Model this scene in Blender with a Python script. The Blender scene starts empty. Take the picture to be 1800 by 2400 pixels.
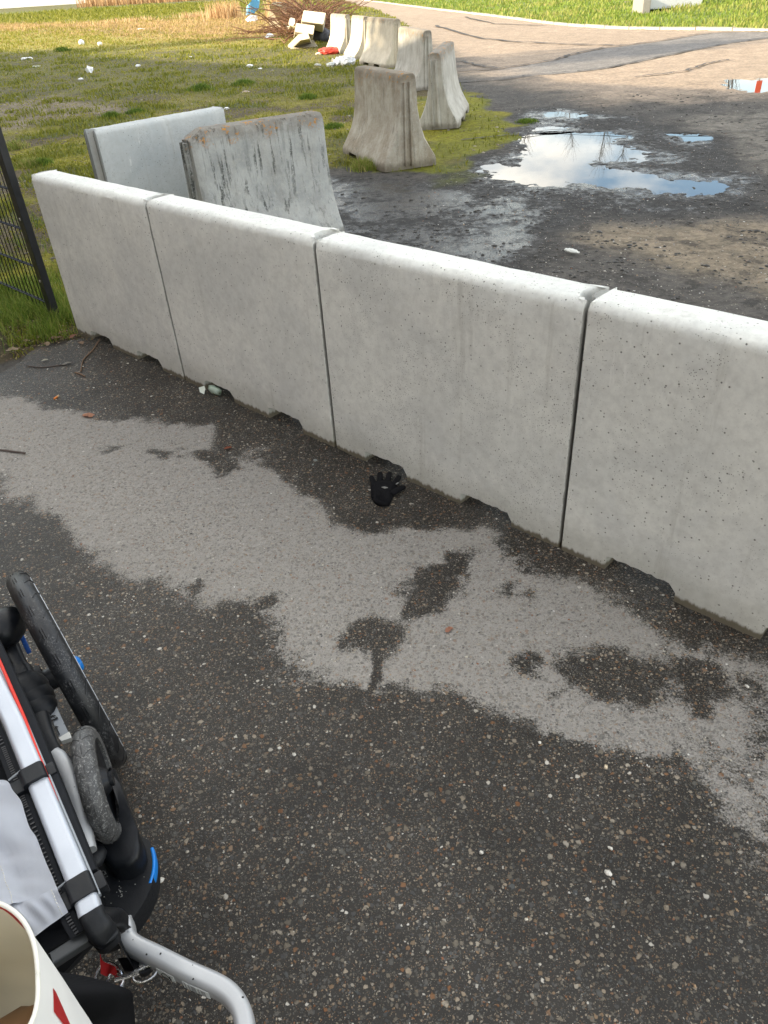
import bpy, bmesh, math, random
import numpy as np
from mathutils import Vector, Matrix
random.seed(7)
RNG = np.random.default_rng(11)
SC = bpy.context.scene
COL = SC.collection
# ------------------------------------------------------------------ camera
F, PITCH, ROLL, CH = 1741.1, .6249, -.0638, 1.478      # focal length in photo pixels (1800x2400), tilt, roll, height
_f = np.array([0, math.cos(PITCH), -math.sin(PITCH)]); _r = np.array([1., 0, 0]); _u = np.cross(_r, _f)
CR = _r*math.cos(ROLL)+_u*math.sin(ROLL); CU = -_r*math.sin(ROLL)+_u*math.cos(ROLL)
cam = bpy.data.cameras.new('camera'); camo = bpy.data.objects.new('camera', cam); COL.objects.link(camo)
camo.matrix_world = Matrix(((CR[0], CU[0], -_f[0], 0), (CR[1], CU[1], -_f[1], 0), (CR[2], CU[2], -_f[2], CH), (0, 0, 0, 1)))
cam.sensor_fit = 'VERTICAL'; cam.sensor_height = 24; cam.lens = 24*F/2400
cam.clip_start = .02; cam.clip_end = 9000
SC.camera = camo
# ------------------------------------------------------------------ light
SUN_AZ = math.atan2(-1, -.2)          # compass direction of the sun, (sin, cos) = (-x, -y)
SUN_EL = math.radians(21)
W = bpy.data.worlds.new("World"); SC.world = W; W.use_nodes = True
nt = W.node_tree; nt.nodes.clear()
wo = nt.nodes.new('ShaderNodeOutputWorld'); bg = nt.nodes.new('ShaderNodeBackground'); bg.inputs[1].default_value = .15
sky = nt.nodes.new('ShaderNodeTexSky'); sky.sky_type = 'NISHITA'; sky.sun_disc = False
sky.sun_elevation = SUN_EL; sky.sun_rotation = SUN_AZ
tc = nt.nodes.new('ShaderNodeTexCoord'); mp = nt.nodes.new('ShaderNodeMapping')
mp.inputs['Scale'].default_value = (1, 1, 2.4); mp.inputs['Location'].default_value = (2.8, 2.35, .62)
cn = nt.nodes.new('ShaderNodeTexNoise'); cn.inputs['Scale'].default_value = 2.6; cn.inputs['Detail'].default_value = 7; cn.inputs['Roughness'].default_value = .55
cr = nt.nodes.new('ShaderNodeValToRGB'); cr.color_ramp.elements[0].position = .44; cr.color_ramp.elements[1].position = .56
cs = nt.nodes.new('ShaderNodeTexNoise'); cs.inputs['Scale'].default_value = 5; cs.inputs['Detail'].default_value = 6
cc = nt.nodes.new('ShaderNodeValToRGB'); cc.color_ramp.elements[0].position = .3; cc.color_ramp.elements[0].color = (6.0, 5.85, 5.5, 1)
cc.color_ramp.elements[1].position = .7; cc.color_ramp.elements[1].color = (11.0, 10.5, 9.3, 1)
mx = nt.nodes.new('ShaderNodeMix'); mx.data_type = 'RGBA'
L = nt.links.new
L(tc.outputs['Generated'], mp.inputs[0]); L(mp.outputs[0], cn.inputs[0]); L(mp.outputs[0], cs.inputs[0]); L(cn.outputs[0], cr.inputs[0]); L(cs.outputs[0], cc.inputs[0])
L(cr.outputs[0], mx.inputs[0]); L(sky.outputs[0], mx.inputs[6]); L(cc.outputs[0], mx.inputs[7]); L(mx.outputs[2], bg.inputs[0]); L(bg.outputs[0], wo.inputs[0])
sun = bpy.data.lights.new('sun', 'SUN'); sun.energy = 4.3; sun.angle = math.radians(.53); sun.color = (1, .84, .62)
suno = bpy.data.objects.new('sun', sun); COL.objects.link(suno)
sd = Vector((math.sin(SUN_AZ)*math.cos(SUN_EL), math.cos(SUN_AZ)*math.cos(SUN_EL), math.sin(SUN_EL)))
suno.rotation_euler = sd.to_track_quat('Z', 'Y').to_euler(); suno.location = (0, 0, 20)
SC.view_settings.view_transform = 'Standard'; SC.view_settings.look = 'None'
SC.view_settings.exposure = 1.34; SC.view_settings.gamma = 1
SC.render.engine = 'CYCLES'
SC.cycles.max_bounces = 6; SC.cycles.caustics_reflective = False; SC.cycles.caustics_refractive = False


# ------------------------------------------------------------------ survey: photo point + height -> place
def at(px, py, z=0.0):
    d = _f*F+CR*(px-900)-CU*(py-1200)
    t = (z-CH)/d[2]
    p = d*t
    return Vector((p[0], p[1], z))


def at2(pts, s=1.0, ox=0, oy=0):
    return np.array([at(ox+x*s, oy+y*s)[:2] for x, y in pts])


D = 1800/1659.


# ------------------------------------------------------------------ numpy noise
def vnoise(x, y, seed=0):
    xi = np.floor(x).astype(np.int64); yi = np.floor(y).astype(np.int64)
    fx = x-xi; fy = y-yi; fx = fx*fx*(3-2*fx); fy = fy*fy*(3-2*fy)

    def h(a, b):
        n = (a*374761393+b*668265263+seed*974711) & 0xffffffff
        n = ((n ^ (n >> 13))*1274126177) & 0xffffffff
        return ((n ^ (n >> 16)) & 0xffff)/65535.
    return (h(xi, yi)*(1-fx)+h(xi+1, yi)*fx)*(1-fy)+(h(xi, yi+1)*(1-fx)+h(xi+1, yi+1)*fx)*fy


def fbm(x, y, sc, oct=4, seed=0):
    v = 0; a = .5; t = 0
    for i in range(oct):
        v = v+a*vnoise(x*sc, y*sc, seed+i*17); t += a; a *= .5; sc *= 2.03
    return v/t


def sdist(P, poly, closed=True):
    """signed distance to a polygon, negative inside"""
    P = np.asarray(P); n = len(poly); d = np.full(len(P), 1e9); ins = np.zeros(len(P), bool)
    for i in range(n if closed else n-1):
        a = poly[i]; b = poly[(i+1) % n]; e = b-a; w = P-a
        t = np.clip((w@e)/max(e@e, 1e-12), 0, 1)
        q = w-t[:, None]*e
        d = np.minimum(d, (q**2).sum(1))
        if closed:
            c = ((a[1] <= P[:, 1]) & (b[1] > P[:, 1])) | ((b[1] <= P[:, 1]) & (a[1] > P[:, 1]))
            if abs(e[1]) > 1e-12:
                ins ^= c & (P[:, 0] < a[0]+(P[:, 1]-a[1])/e[1]*e[0])
    d = np.sqrt(d)
    return np.where(ins, -d, d) if closed else d


def smooth(x, a, b):
    t = np.clip((x-a)/(b-a), 0, 1); return t*t*(3-2*t)


# ------------------------------------------------------------------ objects
def tag(o, label=None, cat=None, group=None, kind=None):
    if label: o['label'] = label
    if cat: o['category'] = cat
    if group: o['group'] = group
    if kind: o['kind'] = kind
    return o


def empty(name, loc=(0, 0, 0), label=None, cat=None, group=None):
    o = bpy.data.objects.new(name, None); COL.objects.link(o); o.location = loc
    o.empty_display_size = .1
    return tag(o, label, cat, group)


def world_of(o):
    return o.matrix_basis.copy() if o.parent is None else world_of(o.parent) @ o.matrix_parent_inverse @ o.matrix_basis


def link(name, me, m, parent=None, smooth_=False):
    if m is not None: me.materials.append(m)
    if smooth_: me.shade_smooth()
    o = bpy.data.objects.new(name, me); COL.objects.link(o)
    if parent is not None:
        o.parent = parent
        o.matrix_parent_inverse = world_of(parent).inverted()
    return o


def mesh(name, vs, fs):
    me = bpy.data.meshes.new(name); me.from_pydata([tuple(v) for v in vs], [], [tuple(f) for f in fs]); me.update(); return me


def npmesh(name, V, Q):
    """fast mesh: V (n,3), Q (m,k)"""
    me = bpy.data.meshes.new(name); n, k = Q.shape
    me.vertices.add(len(V)); me.vertices.foreach_set('co', np.asarray(V, np.float32).ravel())
    me.loops.add(n*k); me.loops.foreach_set('vertex_index', Q.astype(np.int32).ravel())
    me.polygons.add(n); me.polygons.foreach_set('loop_start', np.arange(0, n*k, k, dtype=np.int32))
    me.update(calc_edges=True); return me


def bm_mesh(name, bm):
    bmesh.ops.recalc_face_normals(bm, faces=bm.faces)
    me = bpy.data.meshes.new(name); bm.to_mesh(me); bm.free(); return me


def attr_col(me, name, C):
    a = me.attributes.new(name, 'FLOAT_COLOR', 'POINT'); C4 = np.ones((len(C), 4), np.float32); C4[:, :3] = C
    a.data.foreach_set('color', C4.ravel())


def attr_f(me, name, v):
    a = me.attributes.new(name, 'FLOAT', 'POINT'); a.data.foreach_set('value', np.asarray(v, np.float32))


def catmull(pts, n=8):
    P = [Vector(p) for p in pts]; P = [P[0]*2-P[1]]+P+[P[-1]*2-P[-2]]; out = []
    for i in range(1, len(P)-2):
        for k in range(n):
            t = k/n; a, b, c, d = P[i-1:i+3]
            out.append(.5*((2*b)+(c-a)*t+(2*a-5*b+4*c-d)*t*t+(3*b-a-3*c+d)*t**3))
    out.append(P[-2]); return out


def rrect(w, h, r, n=3):
    out = []
    for cx, cy, a0 in ((w/2-r, h/2-r, 0), (-w/2+r, h/2-r, 90), (-w/2+r, -h/2+r, 180), (w/2-r, -h/2+r, 270)):
        for k in range(n+1):
            a = math.radians(a0+90*k/n); out.append((cx+r*math.cos(a), cy+r*math.sin(a)))
    return out


def circ(r, n=12):
    return [(r*math.cos(2*math.pi*k/n), r*math.sin(2*math.pi*k/n)) for k in range(n)]


def sweep(pts, prof, up=Vector((0, 0, 1)), scale=None, cap=True, bm=None, offset=(0, 0)):
    """profile (x = sideways, y = up) along a path"""
    own = bm is None
    if own: bm = bmesh.new()
    rings = []; n = len(pts); P = [Vector(p) for p in pts]
    for i, p in enumerate(P):
        t = (P[min(i+1, n-1)]-P[max(i-1, 0)]).normalized()
        s = t.cross(up)
        if s.length < 1e-4: s = t.cross(Vector((1, 0, 0)))
        s.normalize(); u = s.cross(t).normalized()
        k = scale[i] if scale else 1
        rings.append([bm.verts.new(p+s*(x*k+offset[0])+u*(y*k+offset[1])) for x, y in prof])
    m = len(prof)
    for i in range(n-1):
        for j in range(m):
            bm.faces.new((rings[i][j], rings[i][(j+1) % m], rings[i+1][(j+1) % m], rings[i+1][j]))
    if cap:
        bm.faces.new(rings[0]); bm.faces.new(rings[-1])
    return bm


def lathe(c, axis, prof, n=32, bm=None):
    """prof: list (along, radius) revolved about axis through c"""
    if bm is None: bm = bmesh.new()
    a = Vector(axis).normalized(); s = a.orthogonal().normalized(); u = a.cross(s); c = Vector(c); R = []
    for t, r in prof:
        if r < 1e-6: R.append([bm.verts.new(c+a*t)]*n)
        else: R.append([bm.verts.new(c+a*t+(s*math.cos(2*math.pi*k/n)+u*math.sin(2*math.pi*k/n))*r) for k in range(n)])
    for i in range(len(R)-1):
        for k in range(n):
            q = [R[i][k], R[i][(k+1) % n], R[i+1][(k+1) % n], R[i+1][k]]; o = []
            for v in q:
                if v not in o: o.append(v)
            if len(o) > 2:
                try: bm.faces.new(o)
                except ValueError: pass
    return bm


def box(c, ax, ay, az, bev=0.0, bm=None):
    """box centred at c with half-extent vectors ax, ay, az"""
    b = bmesh.new(); c = Vector(c); ax, ay, az = Vector(ax), Vector(ay), Vector(az)
    bmesh.ops.create_cube(b, size=2)
    for v in b.verts: v.co = c+ax*v.co.x+ay*v.co.y+az*v.co.z
    if bev: bmesh.ops.bevel(b, geom=b.edges[:], offset=bev, segments=2, affect='EDGES', profile=.6)
    if bm is None: return b
    me = bpy.data.meshes.new('t'); b.to_mesh(me); b.free(); bm.from_mesh(me); bpy.data.meshes.remove(me); return bm


def merge(bm, b):
    me = bpy.data.meshes.new('t'); b.to_mesh(me); b.free(); bm.from_mesh(me); bpy.data.meshes.remove(me); return bm


def plate(poly, th, bev=0):
    """polygon (3d points) thickened downwards"""
    bm = bmesh.new(); a = [bm.verts.new(p) for p in poly]; b = [bm.verts.new(Vector(p)-Vector((0, 0, th))) for p in poly]
    bm.faces.new(a); bm.faces.new(b[::-1]); n = len(a)
    for i in range(n): bm.faces.new((a[i], a[(i+1) % n], b[(i+1) % n], b[i]))
    if bev:
        es = [e for e in bm.edges if (e.verts[0] in a and e.verts[1] in a)]
        bmesh.ops.bevel(bm, geom=es, offset=bev, segments=3, affect='EDGES', profile=.6)
    bmesh.ops.triangulate(bm, faces=[f for f in bm.faces if len(f.verts) > 4])
    return bm


def blob(c, r, sub=2, jit=.2, sq=(1, 1, 1), seed=0, bm=None, flat=None):
    """crumpled lump"""
    rr = random.Random(seed); b = bmesh.new(); bmesh.ops.create_icosphere(b, subdivisions=sub, radius=1)
    for v in b.verts:
        k = 1+rr.uniform(-jit, jit); v.co = Vector((v.co.x*sq[0], v.co.y*sq[1], v.co.z*sq[2]))*r*k
        if flat is not None: v.co.z = max(v.co.z, flat)
        v.co += Vector(c)
    if bm is None: return b
    return merge(bm, b)


# ------------------------------------------------------------------ materials
class N:
    def __init__(s, name, rough=.8, spec=.5):
        s.m = bpy.data.materials.new(name); s.m.use_nodes = True; s.t = s.m.node_tree; s.t.nodes.clear()
        s.out = s.t.nodes.new('ShaderNodeOutputMaterial'); s.p = s.t.nodes.new('ShaderNodeBsdfPrincipled')
        s.t.links.new(s.p.outputs[0], s.out.inputs[0]); s.p.inputs['Roughness'].default_value = rough
        s.p.inputs['Specular IOR Level'].default_value = spec
        s.tc = s.t.nodes.new('ShaderNodeTexCoord')

    def put(s, sock, v):
        if isinstance(v, bpy.types.NodeSocket): s.t.links.new(v, sock)
        elif v is not None:
            if hasattr(sock.default_value, '__len__') and isinstance(v, (int, float)): sock.default_value = (v, v, v, 1)[:len(sock.default_value)]
            elif hasattr(sock.default_value, '__len__') and len(sock.default_value) == 4 and len(v) == 3: sock.default_value = (*v, 1)
            else: sock.default_value = v

    def obj(s, scale=(1, 1, 1), loc=(0, 0, 0), rnd=False):
        m = s.t.nodes.new('ShaderNodeMapping'); s.put(m.inputs[0], s.tc.outputs['Object']); m.inputs['Scale'].default_value = scale; m.inputs['Location'].default_value = loc
        if rnd:
            oi = s.t.nodes.new('ShaderNodeObjectInfo'); v = s.t.nodes.new('ShaderNodeVectorMath'); v.operation = 'SCALE'; v.inputs[0].default_value = (13, 7, 3)
            s.put(v.inputs['Scale'], oi.outputs['Random']); a = s.t.nodes.new('ShaderNodeVectorMath'); a.operation = 'ADD'
            s.put(a.inputs[0], s.tc.outputs['Object']); s.put(a.inputs[1], v.outputs[0]); s.put(m.inputs[0], a.outputs[0])
        return m.outputs[0]

    def noise(s, vec, sc, det=4, rough=.55, dist=0, out=0):
        n = s.t.nodes.new('ShaderNodeTexNoise'); s.put(n.inputs['Vector'], vec); n.inputs['Scale'].default_value = sc; n.inputs['Detail'].default_value = det
        n.inputs['Roughness'].default_value = rough; n.inputs['Distortion'].default_value = dist; return n.outputs[out]

    def voro(s, vec, sc, out='Distance', feat='F1', rnd=1):
        n = s.t.nodes.new('ShaderNodeTexVoronoi'); n.feature = feat; s.put(n.inputs['Vector'], vec); n.inputs['Scale'].default_value = sc; n.inputs['Randomness'].default_value = rnd
        return n.outputs[out] if out != 'both' else (n.outputs['Distance'], n.outputs['Color'])

    def math(s, op, a, b=None, c=None, clamp=False):
        n = s.t.nodes.new('ShaderNodeMath'); n.operation = op; n.use_clamp = clamp; s.put(n.inputs[0], a); s.put(n.inputs[1], b)
        if c is not None: s.put(n.inputs[2], c)
        return n.outputs[0]

    def step(s, v, a, b, lo=0., hi=1.):
        n = s.t.nodes.new('ShaderNodeMapRange'); n.interpolation_type = 'SMOOTHSTEP'; s.put(n.inputs[0], v); n.inputs[1].default_value = a; n.inputs[2].default_value = b
        n.inputs[3].default_value = lo; n.inputs[4].default_value = hi; return n.outputs[0]

    def mix(s, f, a, b, mode='MIX'):
        n = s.t.nodes.new('ShaderNodeMix'); n.data_type = 'RGBA'; n.blend_type = mode; s.put(n.inputs[0], f); s.put(n.inputs[6], a); s.put(n.inputs[7], b); return n.outputs[2]

    def ramp(s, v, els, interp='LINEAR'):
        n = s.t.nodes.new('ShaderNodeValToRGB'); s.put(n.inputs[0], v); n.color_ramp.interpolation = interp; e = n.color_ramp.elements
        while len(e) < len(els): e.new(.5)
        for k, (p, c) in enumerate(els): e[k].position = p; e[k].color = (*c, 1)
        return n.outputs[0]

    def sep(s, v):
        n = s.t.nodes.new('ShaderNodeSeparateXYZ'); s.put(n.inputs[0], v); return n.outputs

    def attr(s, name, out=0):
        n = s.t.nodes.new('ShaderNodeAttribute'); n.attribute_name = name; return n.outputs[out]

    def bump(s, h, strength=.5, dist=.01, nrm=None):
        n = s.t.nodes.new('ShaderNodeBump'); n.inputs['Strength'].default_value = strength if not isinstance(strength, bpy.types.NodeSocket) else 1
        if isinstance(strength, bpy.types.NodeSocket): s.put(n.inputs['Strength'], strength)
        n.inputs['Distance'].default_value = dist; s.put(n.inputs['Height'], h)
        if nrm is not None: s.put(n.inputs['Normal'], nrm)
        return n.outputs[0]

    def col(s, c): s.put(s.p.inputs['Base Color'], c); return s
    def rough(s, c): s.put(s.p.inputs['Roughness'], c); return s
    def norm(s, c): s.put(s.p.inputs['Normal'], c); return s
    def metal(s, c): s.put(s.p.inputs['Metallic'], c); return s


def simple(name, c, rough=.6, metal=0, var=.25, sc=30, bump=.15, bd=.002, spec=.5):
    n = N(name, rough, spec); v = n.obj(); k = n.noise(v, sc, 5)
    n.col(n.mix(k, tuple(x*(1-var) for x in c), tuple(min(1, x*(1+var)) for x in c))); n.metal(metal)
    n.rough(n.step(k, .2, .8, max(.03, rough-.12), min(1, rough+.12)))
    if bump: n.norm(n.bump(n.noise(v, sc*4, 3), bump, bd))
    return n.m


def concrete_new(name='pale_concrete', tint=(.76, .765, .71), blotch=(.635, .645, .61)):
    n = N(name, .85, .3); v = n.obj(rnd=True)
    big = n.noise(v, 3.2, 6, .6, .6); st = n.noise(n.obj((9, 9, 1.6), rnd=True), 1, 5, .6)
    c = n.mix(n.step(big, .35, .68), tint, blotch)
    c = n.mix(n.step(st, .5, .8, 0, .45), c, (.66, .67, .64))
    c = n.mix(n.step(n.noise(v, 40, 6, .7), .3, .75, 0, .35), c, (.36, .355, .33))
    c = n.mix(n.step(n.noise(n.obj((16, 16, 1.1), rnd=True), 1, 6, .7), .56, .70, 0, .28), c, (.33, .32, .28))
    c = n.mix(n.math('MULTIPLY', n.step(n.noise(n.obj((30, 30, 5), rnd=True), 1, 5, .6), .62, .7), n.step(n.noise(v, 2.5, 2), .5, .62, 0, .5)), c, (.82, .82, .78))
    # air holes
    d, r = n.voro(v, 62, 'both'); rr = n.sep(r)[0]
    pore = n.math('MULTIPLY', n.step(d, .08, .20, 1, 0), n.step(rr, .52, .58))
    d2, r2 = n.voro(v, 160, 'both'); rr2 = n.sep(r2)[1]
    pore2 = n.math('MULTIPLY', n.step(d2, .14, .27, 1, 0), n.step(rr2, .72, .76))
    patch = n.step(n.noise(v, 5.5, 3), .4, .6, .15, 1)
    pore2 = n.math('MULTIPLY', pore2, patch)
    pp = n.math('MAXIMUM', pore, pore2)
    c = n.mix(n.math('MULTIPLY', pp, .85), c, (.10, .095, .08))
    # dirt gathered in the joints (the two ends)
    xl = n.sep(n.tc.outputs['Object'])[0]; xj = n.math('ADD', xl, n.math('MULTIPLY', n.math('SUBTRACT', n.noise(v, 30, 4), .5), .006))
    c = n.mix(n.math('MAXIMUM', n.step(xj, .0005, .004, .7, 0), n.step(xj, .986, .9895, 0, .7)), c, (.10, .10, .09))
    # rising damp and dirt along the foot
    z = n.sep(n.tc.outputs['Object'])[2]
    zz = n.math('ADD', z, n.math('MULTIPLY', n.noise(n.obj((60, 60, 6), rnd=True), 1, 4), -.035))
    zz2 = n.math('ADD', z, n.math('MULTIPLY', n.noise(v, 6, 4), -.12))
    c = n.mix(n.step(zz2, -.04, .10, .34, 0), c, (.27, .27, .21))
    c = n.mix(n.step(zz, -.006, .008, .88, 0), c, (.10, .08, .045))
    n.col(c); h = n.math('SUBTRACT', n.math('MULTIPLY', n.noise(v, 90, 5, .65), .25), pp)
    n.norm(n.bump(h, .55, .0022)); return n.m


def concrete_old(name, base, dark, streak=.5, lichen=.6, zt=.79, brown=(.2, .15, .09), bz=.3):
    n = N(name, .92, .2); v = n.obj(rnd=True)
    c = n.mix(n.step(n.noise(v, 6, 7, .65), .3, .7), base, dark)
    c = n.mix(n.step(n.noise(n.obj((7, 7, 1.6), rnd=True), 1, 6, .65), .42, .7, 0, bz), c, brown)
    cl = n.step(n.noise(n.obj((3.2, 3.2, 1.2), rnd=True), 1, 3), .42, .62, .25, 1)
    # black algae running down
    s = n.noise(n.obj((26, 26, 2.4), rnd=True), 1, 6, .62); sp = n.noise(v, 75, 5, .75)
    k = n.math('MULTIPLY', n.step(s, .52, .62), n.step(n.math('ADD', sp, n.math('MULTIPLY', s, .5)), .68, .8, 0, 1))
    k2 = n.step(n.noise(n.obj((40, 40, 2.2), rnd=True), 1, 6, .6), .54, .66, 0, .35)
    k = n.math('MULTIPLY', n.math('MULTIPLY', n.math('MAXIMUM', k, k2), cl), streak, clamp=True)
    c = n.mix(k, c, (.035, .04, .035))
    c = n.mix(n.step(n.noise(v, 42, 6, .7), .45, .75, 0, .5), c, (.46, .45, .4))
    z = n.sep(n.tc.outputs['Object'])[2]; ln = n.noise(v, 24, 6, .75)
    top = n.step(n.math('ADD', z, n.math('MULTIPLY', n.noise(v, 9, 5, .7), .22)), zt-.02, zt+.1, 0, .62)
    c = n.mix(top, c, (.13, .105, .075))
    li = n.math('MULTIPLY', n.step(ln, .56, .62), n.step(z, zt-.16, zt-.03, 0, lichen))
    li = n.math('MULTIPLY', li, n.step(n.noise(v, 5, 2), .42, .56))
    c = n.mix(li, c, (.5, .22, .02))
    li2 = n.math('MULTIPLY', n.step(n.noise(v, 120, 3, .6), .66, .72), .7); c = n.mix(li2, c, (.6, .58, .5))
    c = n.mix(n.step(n.math('ADD', z, n.math('MULTIPLY', n.noise(v, 20, 4), -.08)), -.02, .05, .6, 0), c, (.09, .075, .05))
    n.col(c); n.norm(n.bump(n.math('ADD', n.noise(v, 45, 7, .75), n.math('MULTIPLY', n.noise(v, 160, 3), .3)), .9, .007)); return n.m


M_NEW = concrete_new()
M_NEW2 = concrete_new('bluish_concrete', (.50, .52, .515), (.42, .45, .455))
M_OLD_BLACK = concrete_old('stained_concrete', (.45, .46, .44), (.31, .32, .31), .85, 1.0, bz=.2)
M_OLD_BROWN = concrete_old('brown_concrete', (.48, .45, .38), (.31, .275, .215), .35, 1.0, bz=.5, zt=.77)
M_OLD_GREY = concrete_old('grey_concrete', (.52, .51, .47), (.38, .36, .32), .5, 1.0, bz=.22, zt=.77)
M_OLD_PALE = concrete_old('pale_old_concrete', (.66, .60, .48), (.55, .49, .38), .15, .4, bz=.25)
M_BLACK = simple('black_plastic', (.006, .007, .009), .42, var=.3, sc=60, bump=.1, spec=.32)
M_BLACK2 = simple('black_textured_plastic', (.009, .010, .012), .5, var=.3, sc=120, bump=.3, bd=.0008, spec=.32)
M_RED = simple('red_piping', (.62, .03, .015), .6, sc=200)
M_STRAP = simple('red_webbing', (.45, .012, .015), .75, sc=300, bump=.5, bd=.001)
M_BLUE = simple('blue_plastic', (.0, .19, .62), .3, var=.1)
M_STEEL = simple('bright_steel', (.6, .6, .6), .25, 1, .1, 80)


def alu(name, c=(.50, .53, .58), rough=.38):
    n = N(name, rough); v = n.obj(); n.metal(.45)
    k = n.noise(v, 300, 2); d, r = n.voro(v, 70, 'both'); chip = n.math('MULTIPLY', n.step(d, .06, .16, 1, 0), n.step(n.sep(r)[0], .93, .95))
    n.col(n.mix(chip, n.mix(k, tuple(x*.95 for x in c), c), (.02, .02, .02))); n.rough(n.step(n.noise(v, 18, 5), .3, .7, rough-.06, rough+.12)); return n.m


M_ALU = alu('brushed_aluminium'); M_ALU2 = alu('silver_paint', (.46, .47, .48), .42); M_GREYPLATE = alu('grey_metal', (.30, .32, .34), .5)


def rubber(name, dust, amount, rnd=(.009, .010, .012)):
    n = N(name, .6); v = n.obj(); k = n.noise(v, 260, 4, .8); b = n.noise(v, 22, 5, .6)
    m = n.math('MULTIPLY', n.step(k, .52, .64), n.step(b, .5-amount*.4, .6-amount*.2, 0, 1))
    n.col(n.mix(m, rnd, dust)); n.norm(n.bump(k, .4, .001)); n.rough(n.step(m, 0, 1, .42, .9)); return n.m


M_TYRE = rubber('worn_rubber', (.13, .13, .13), .12); M_TYRE2 = rubber('dusty_rubber', (.26, .26, .25), .6, (.055, .055, .055))


def cloth(name, c, c2, sc=40, weave=900, rough=.75):
    n = N(name, rough, .3); v = n.obj()
    n.col(n.mix(n.noise(v, sc, 4), c, c2)); n.norm(n.bump(n.noise(v, weave, 2), .2, .0006)); n.p.inputs['Sheen Weight'].default_value = .15 if c[0] > .1 else 0; n.p.inputs['Specular IOR Level'].default_value = .3 if c[0] > .1 else .15
    return n.m


M_FABRIC = cloth('light_grey_fabric', (.60, .62, .68), (.68, .70, .74), 12)
M_TAPE = cloth('black_fabric', (.009, .010, .012), (.016, .017, .02), 60)
M_THREAD = simple('white_thread', (.7, .68, .62), .8)
M_KNIT = cloth('black_knit', (.004, .004, .005), (.011, .011, .013), 120, 500, .95)
M_PAPER = simple('white_paper', (.74, .73, .70), .7, var=.06, sc=20, bump=.1)
M_TISSUE = simple('white_plastic_scrap', (.78, .8, .82), .5, var=.08, sc=60)


# ------------------------------------------------------------------ asphalt of the pavement
def pavement_mat():
    n = N('pavement_asphalt', .8, .28); v = n.obj()
    wet = n.attr('wet', 2)
    jit = n.math('ADD', n.math('MULTIPLY', n.math('SUBTRACT', n.noise(v, 24, 9, .8), .5), 2.0), n.math('MULTIPLY', n.math('SUBTRACT', n.noise(v, 190, 3, .7), .5), 1.5))
    w = n.step(n.math('ADD', wet, jit), .30, .72)
    # binder
    c_dry = n.mix(n.noise(v, 60, 6, .7), (.19, .178, .160), (.40, .378, .345)); c_wet = n.mix(n.noise(v, 30, 6, .7), (.014, .0125, .0105), (.037, .033, .028))
    # stones in three sizes
    pal = [(0, (.05, .05, .05)), (.28, (.09, .085, .075)), (.45, (.14, .12, .09)), (.58, (.07, .075, .075)), (.7, (.20, .14, .085)), (.79, (.17, .075, .03)), (.85, (.26, .21, .15)), (.965, (.29, .26, .21)), (1, (.56, .53, .47))]
    lf = n.step(n.noise(v, 2.2, 5, .6), .3, .7, .65, 1.35)
    res_w, res_d = c_wet, c_dry; hh = None
    wv = n.t.nodes.new('ShaderNodeVectorMath'); wv.operation = 'ADD'; n.put(wv.inputs[0], v)
    wn = n.t.nodes.new('ShaderNodeVectorMath'); wn.operation = 'SCALE'; n.put(wn.inputs[0], n.noise(v, 120, 2, out=1)); wn.inputs['Scale'].default_value = .010
    n.put(wv.inputs[1], wn.outputs[0]); vv = wv.outputs[0]
    for sc, th, keep in ((300, .36, .15), (150, .40, .35), (85, .38, .50), (50, .33, .66)):
        d, r = n.voro(vv, sc, 'both'); ch = n.sep(r)
        m = n.math('MULTIPLY', n.step(d, th-.1, th, 1, 0), n.step(ch[1], keep-.02, keep+.02))
        pc = n.ramp(ch[0], pal)
        res_w = n.mix(m, res_w, pc)
        res_d = n.mix(n.math('MULTIPLY', m, .80), res_d, n.mix(.26, pc, (.46, .44, .40)))
        hh = m if hh is None else n.math('ADD', hh, n.math('MULTIPLY', m, 1.2))
    res_d = n.mix(n.step(n.noise(vv, 230, 4, .7), .56, .68, 0, .55), res_d, (.085, .08, .072))
    c = n.mix(w, res_d, res_w)
    cb = n.t.nodes.new('ShaderNodeVectorMath'); cb.operation = 'SCALE'; n.put(cb.inputs[0], c); n.put(cb.inputs['Scale'], n.math('ADD', n.math('MULTIPLY', w, n.math('SUBTRACT', lf, 1)), 1)); c = cb.outputs[0]
    n.col(c)
    n.rough(n.math('MULTIPLY_ADD', w, -.42, .9))
    h = n.math('ADD', hh, n.math('MULTIPLY', n.noise(v, 220, 4, .7), 1.2))
    n.norm(n.bump(h, .75, .0022)); return n.m


M_PAVE = pavement_mat()


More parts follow.
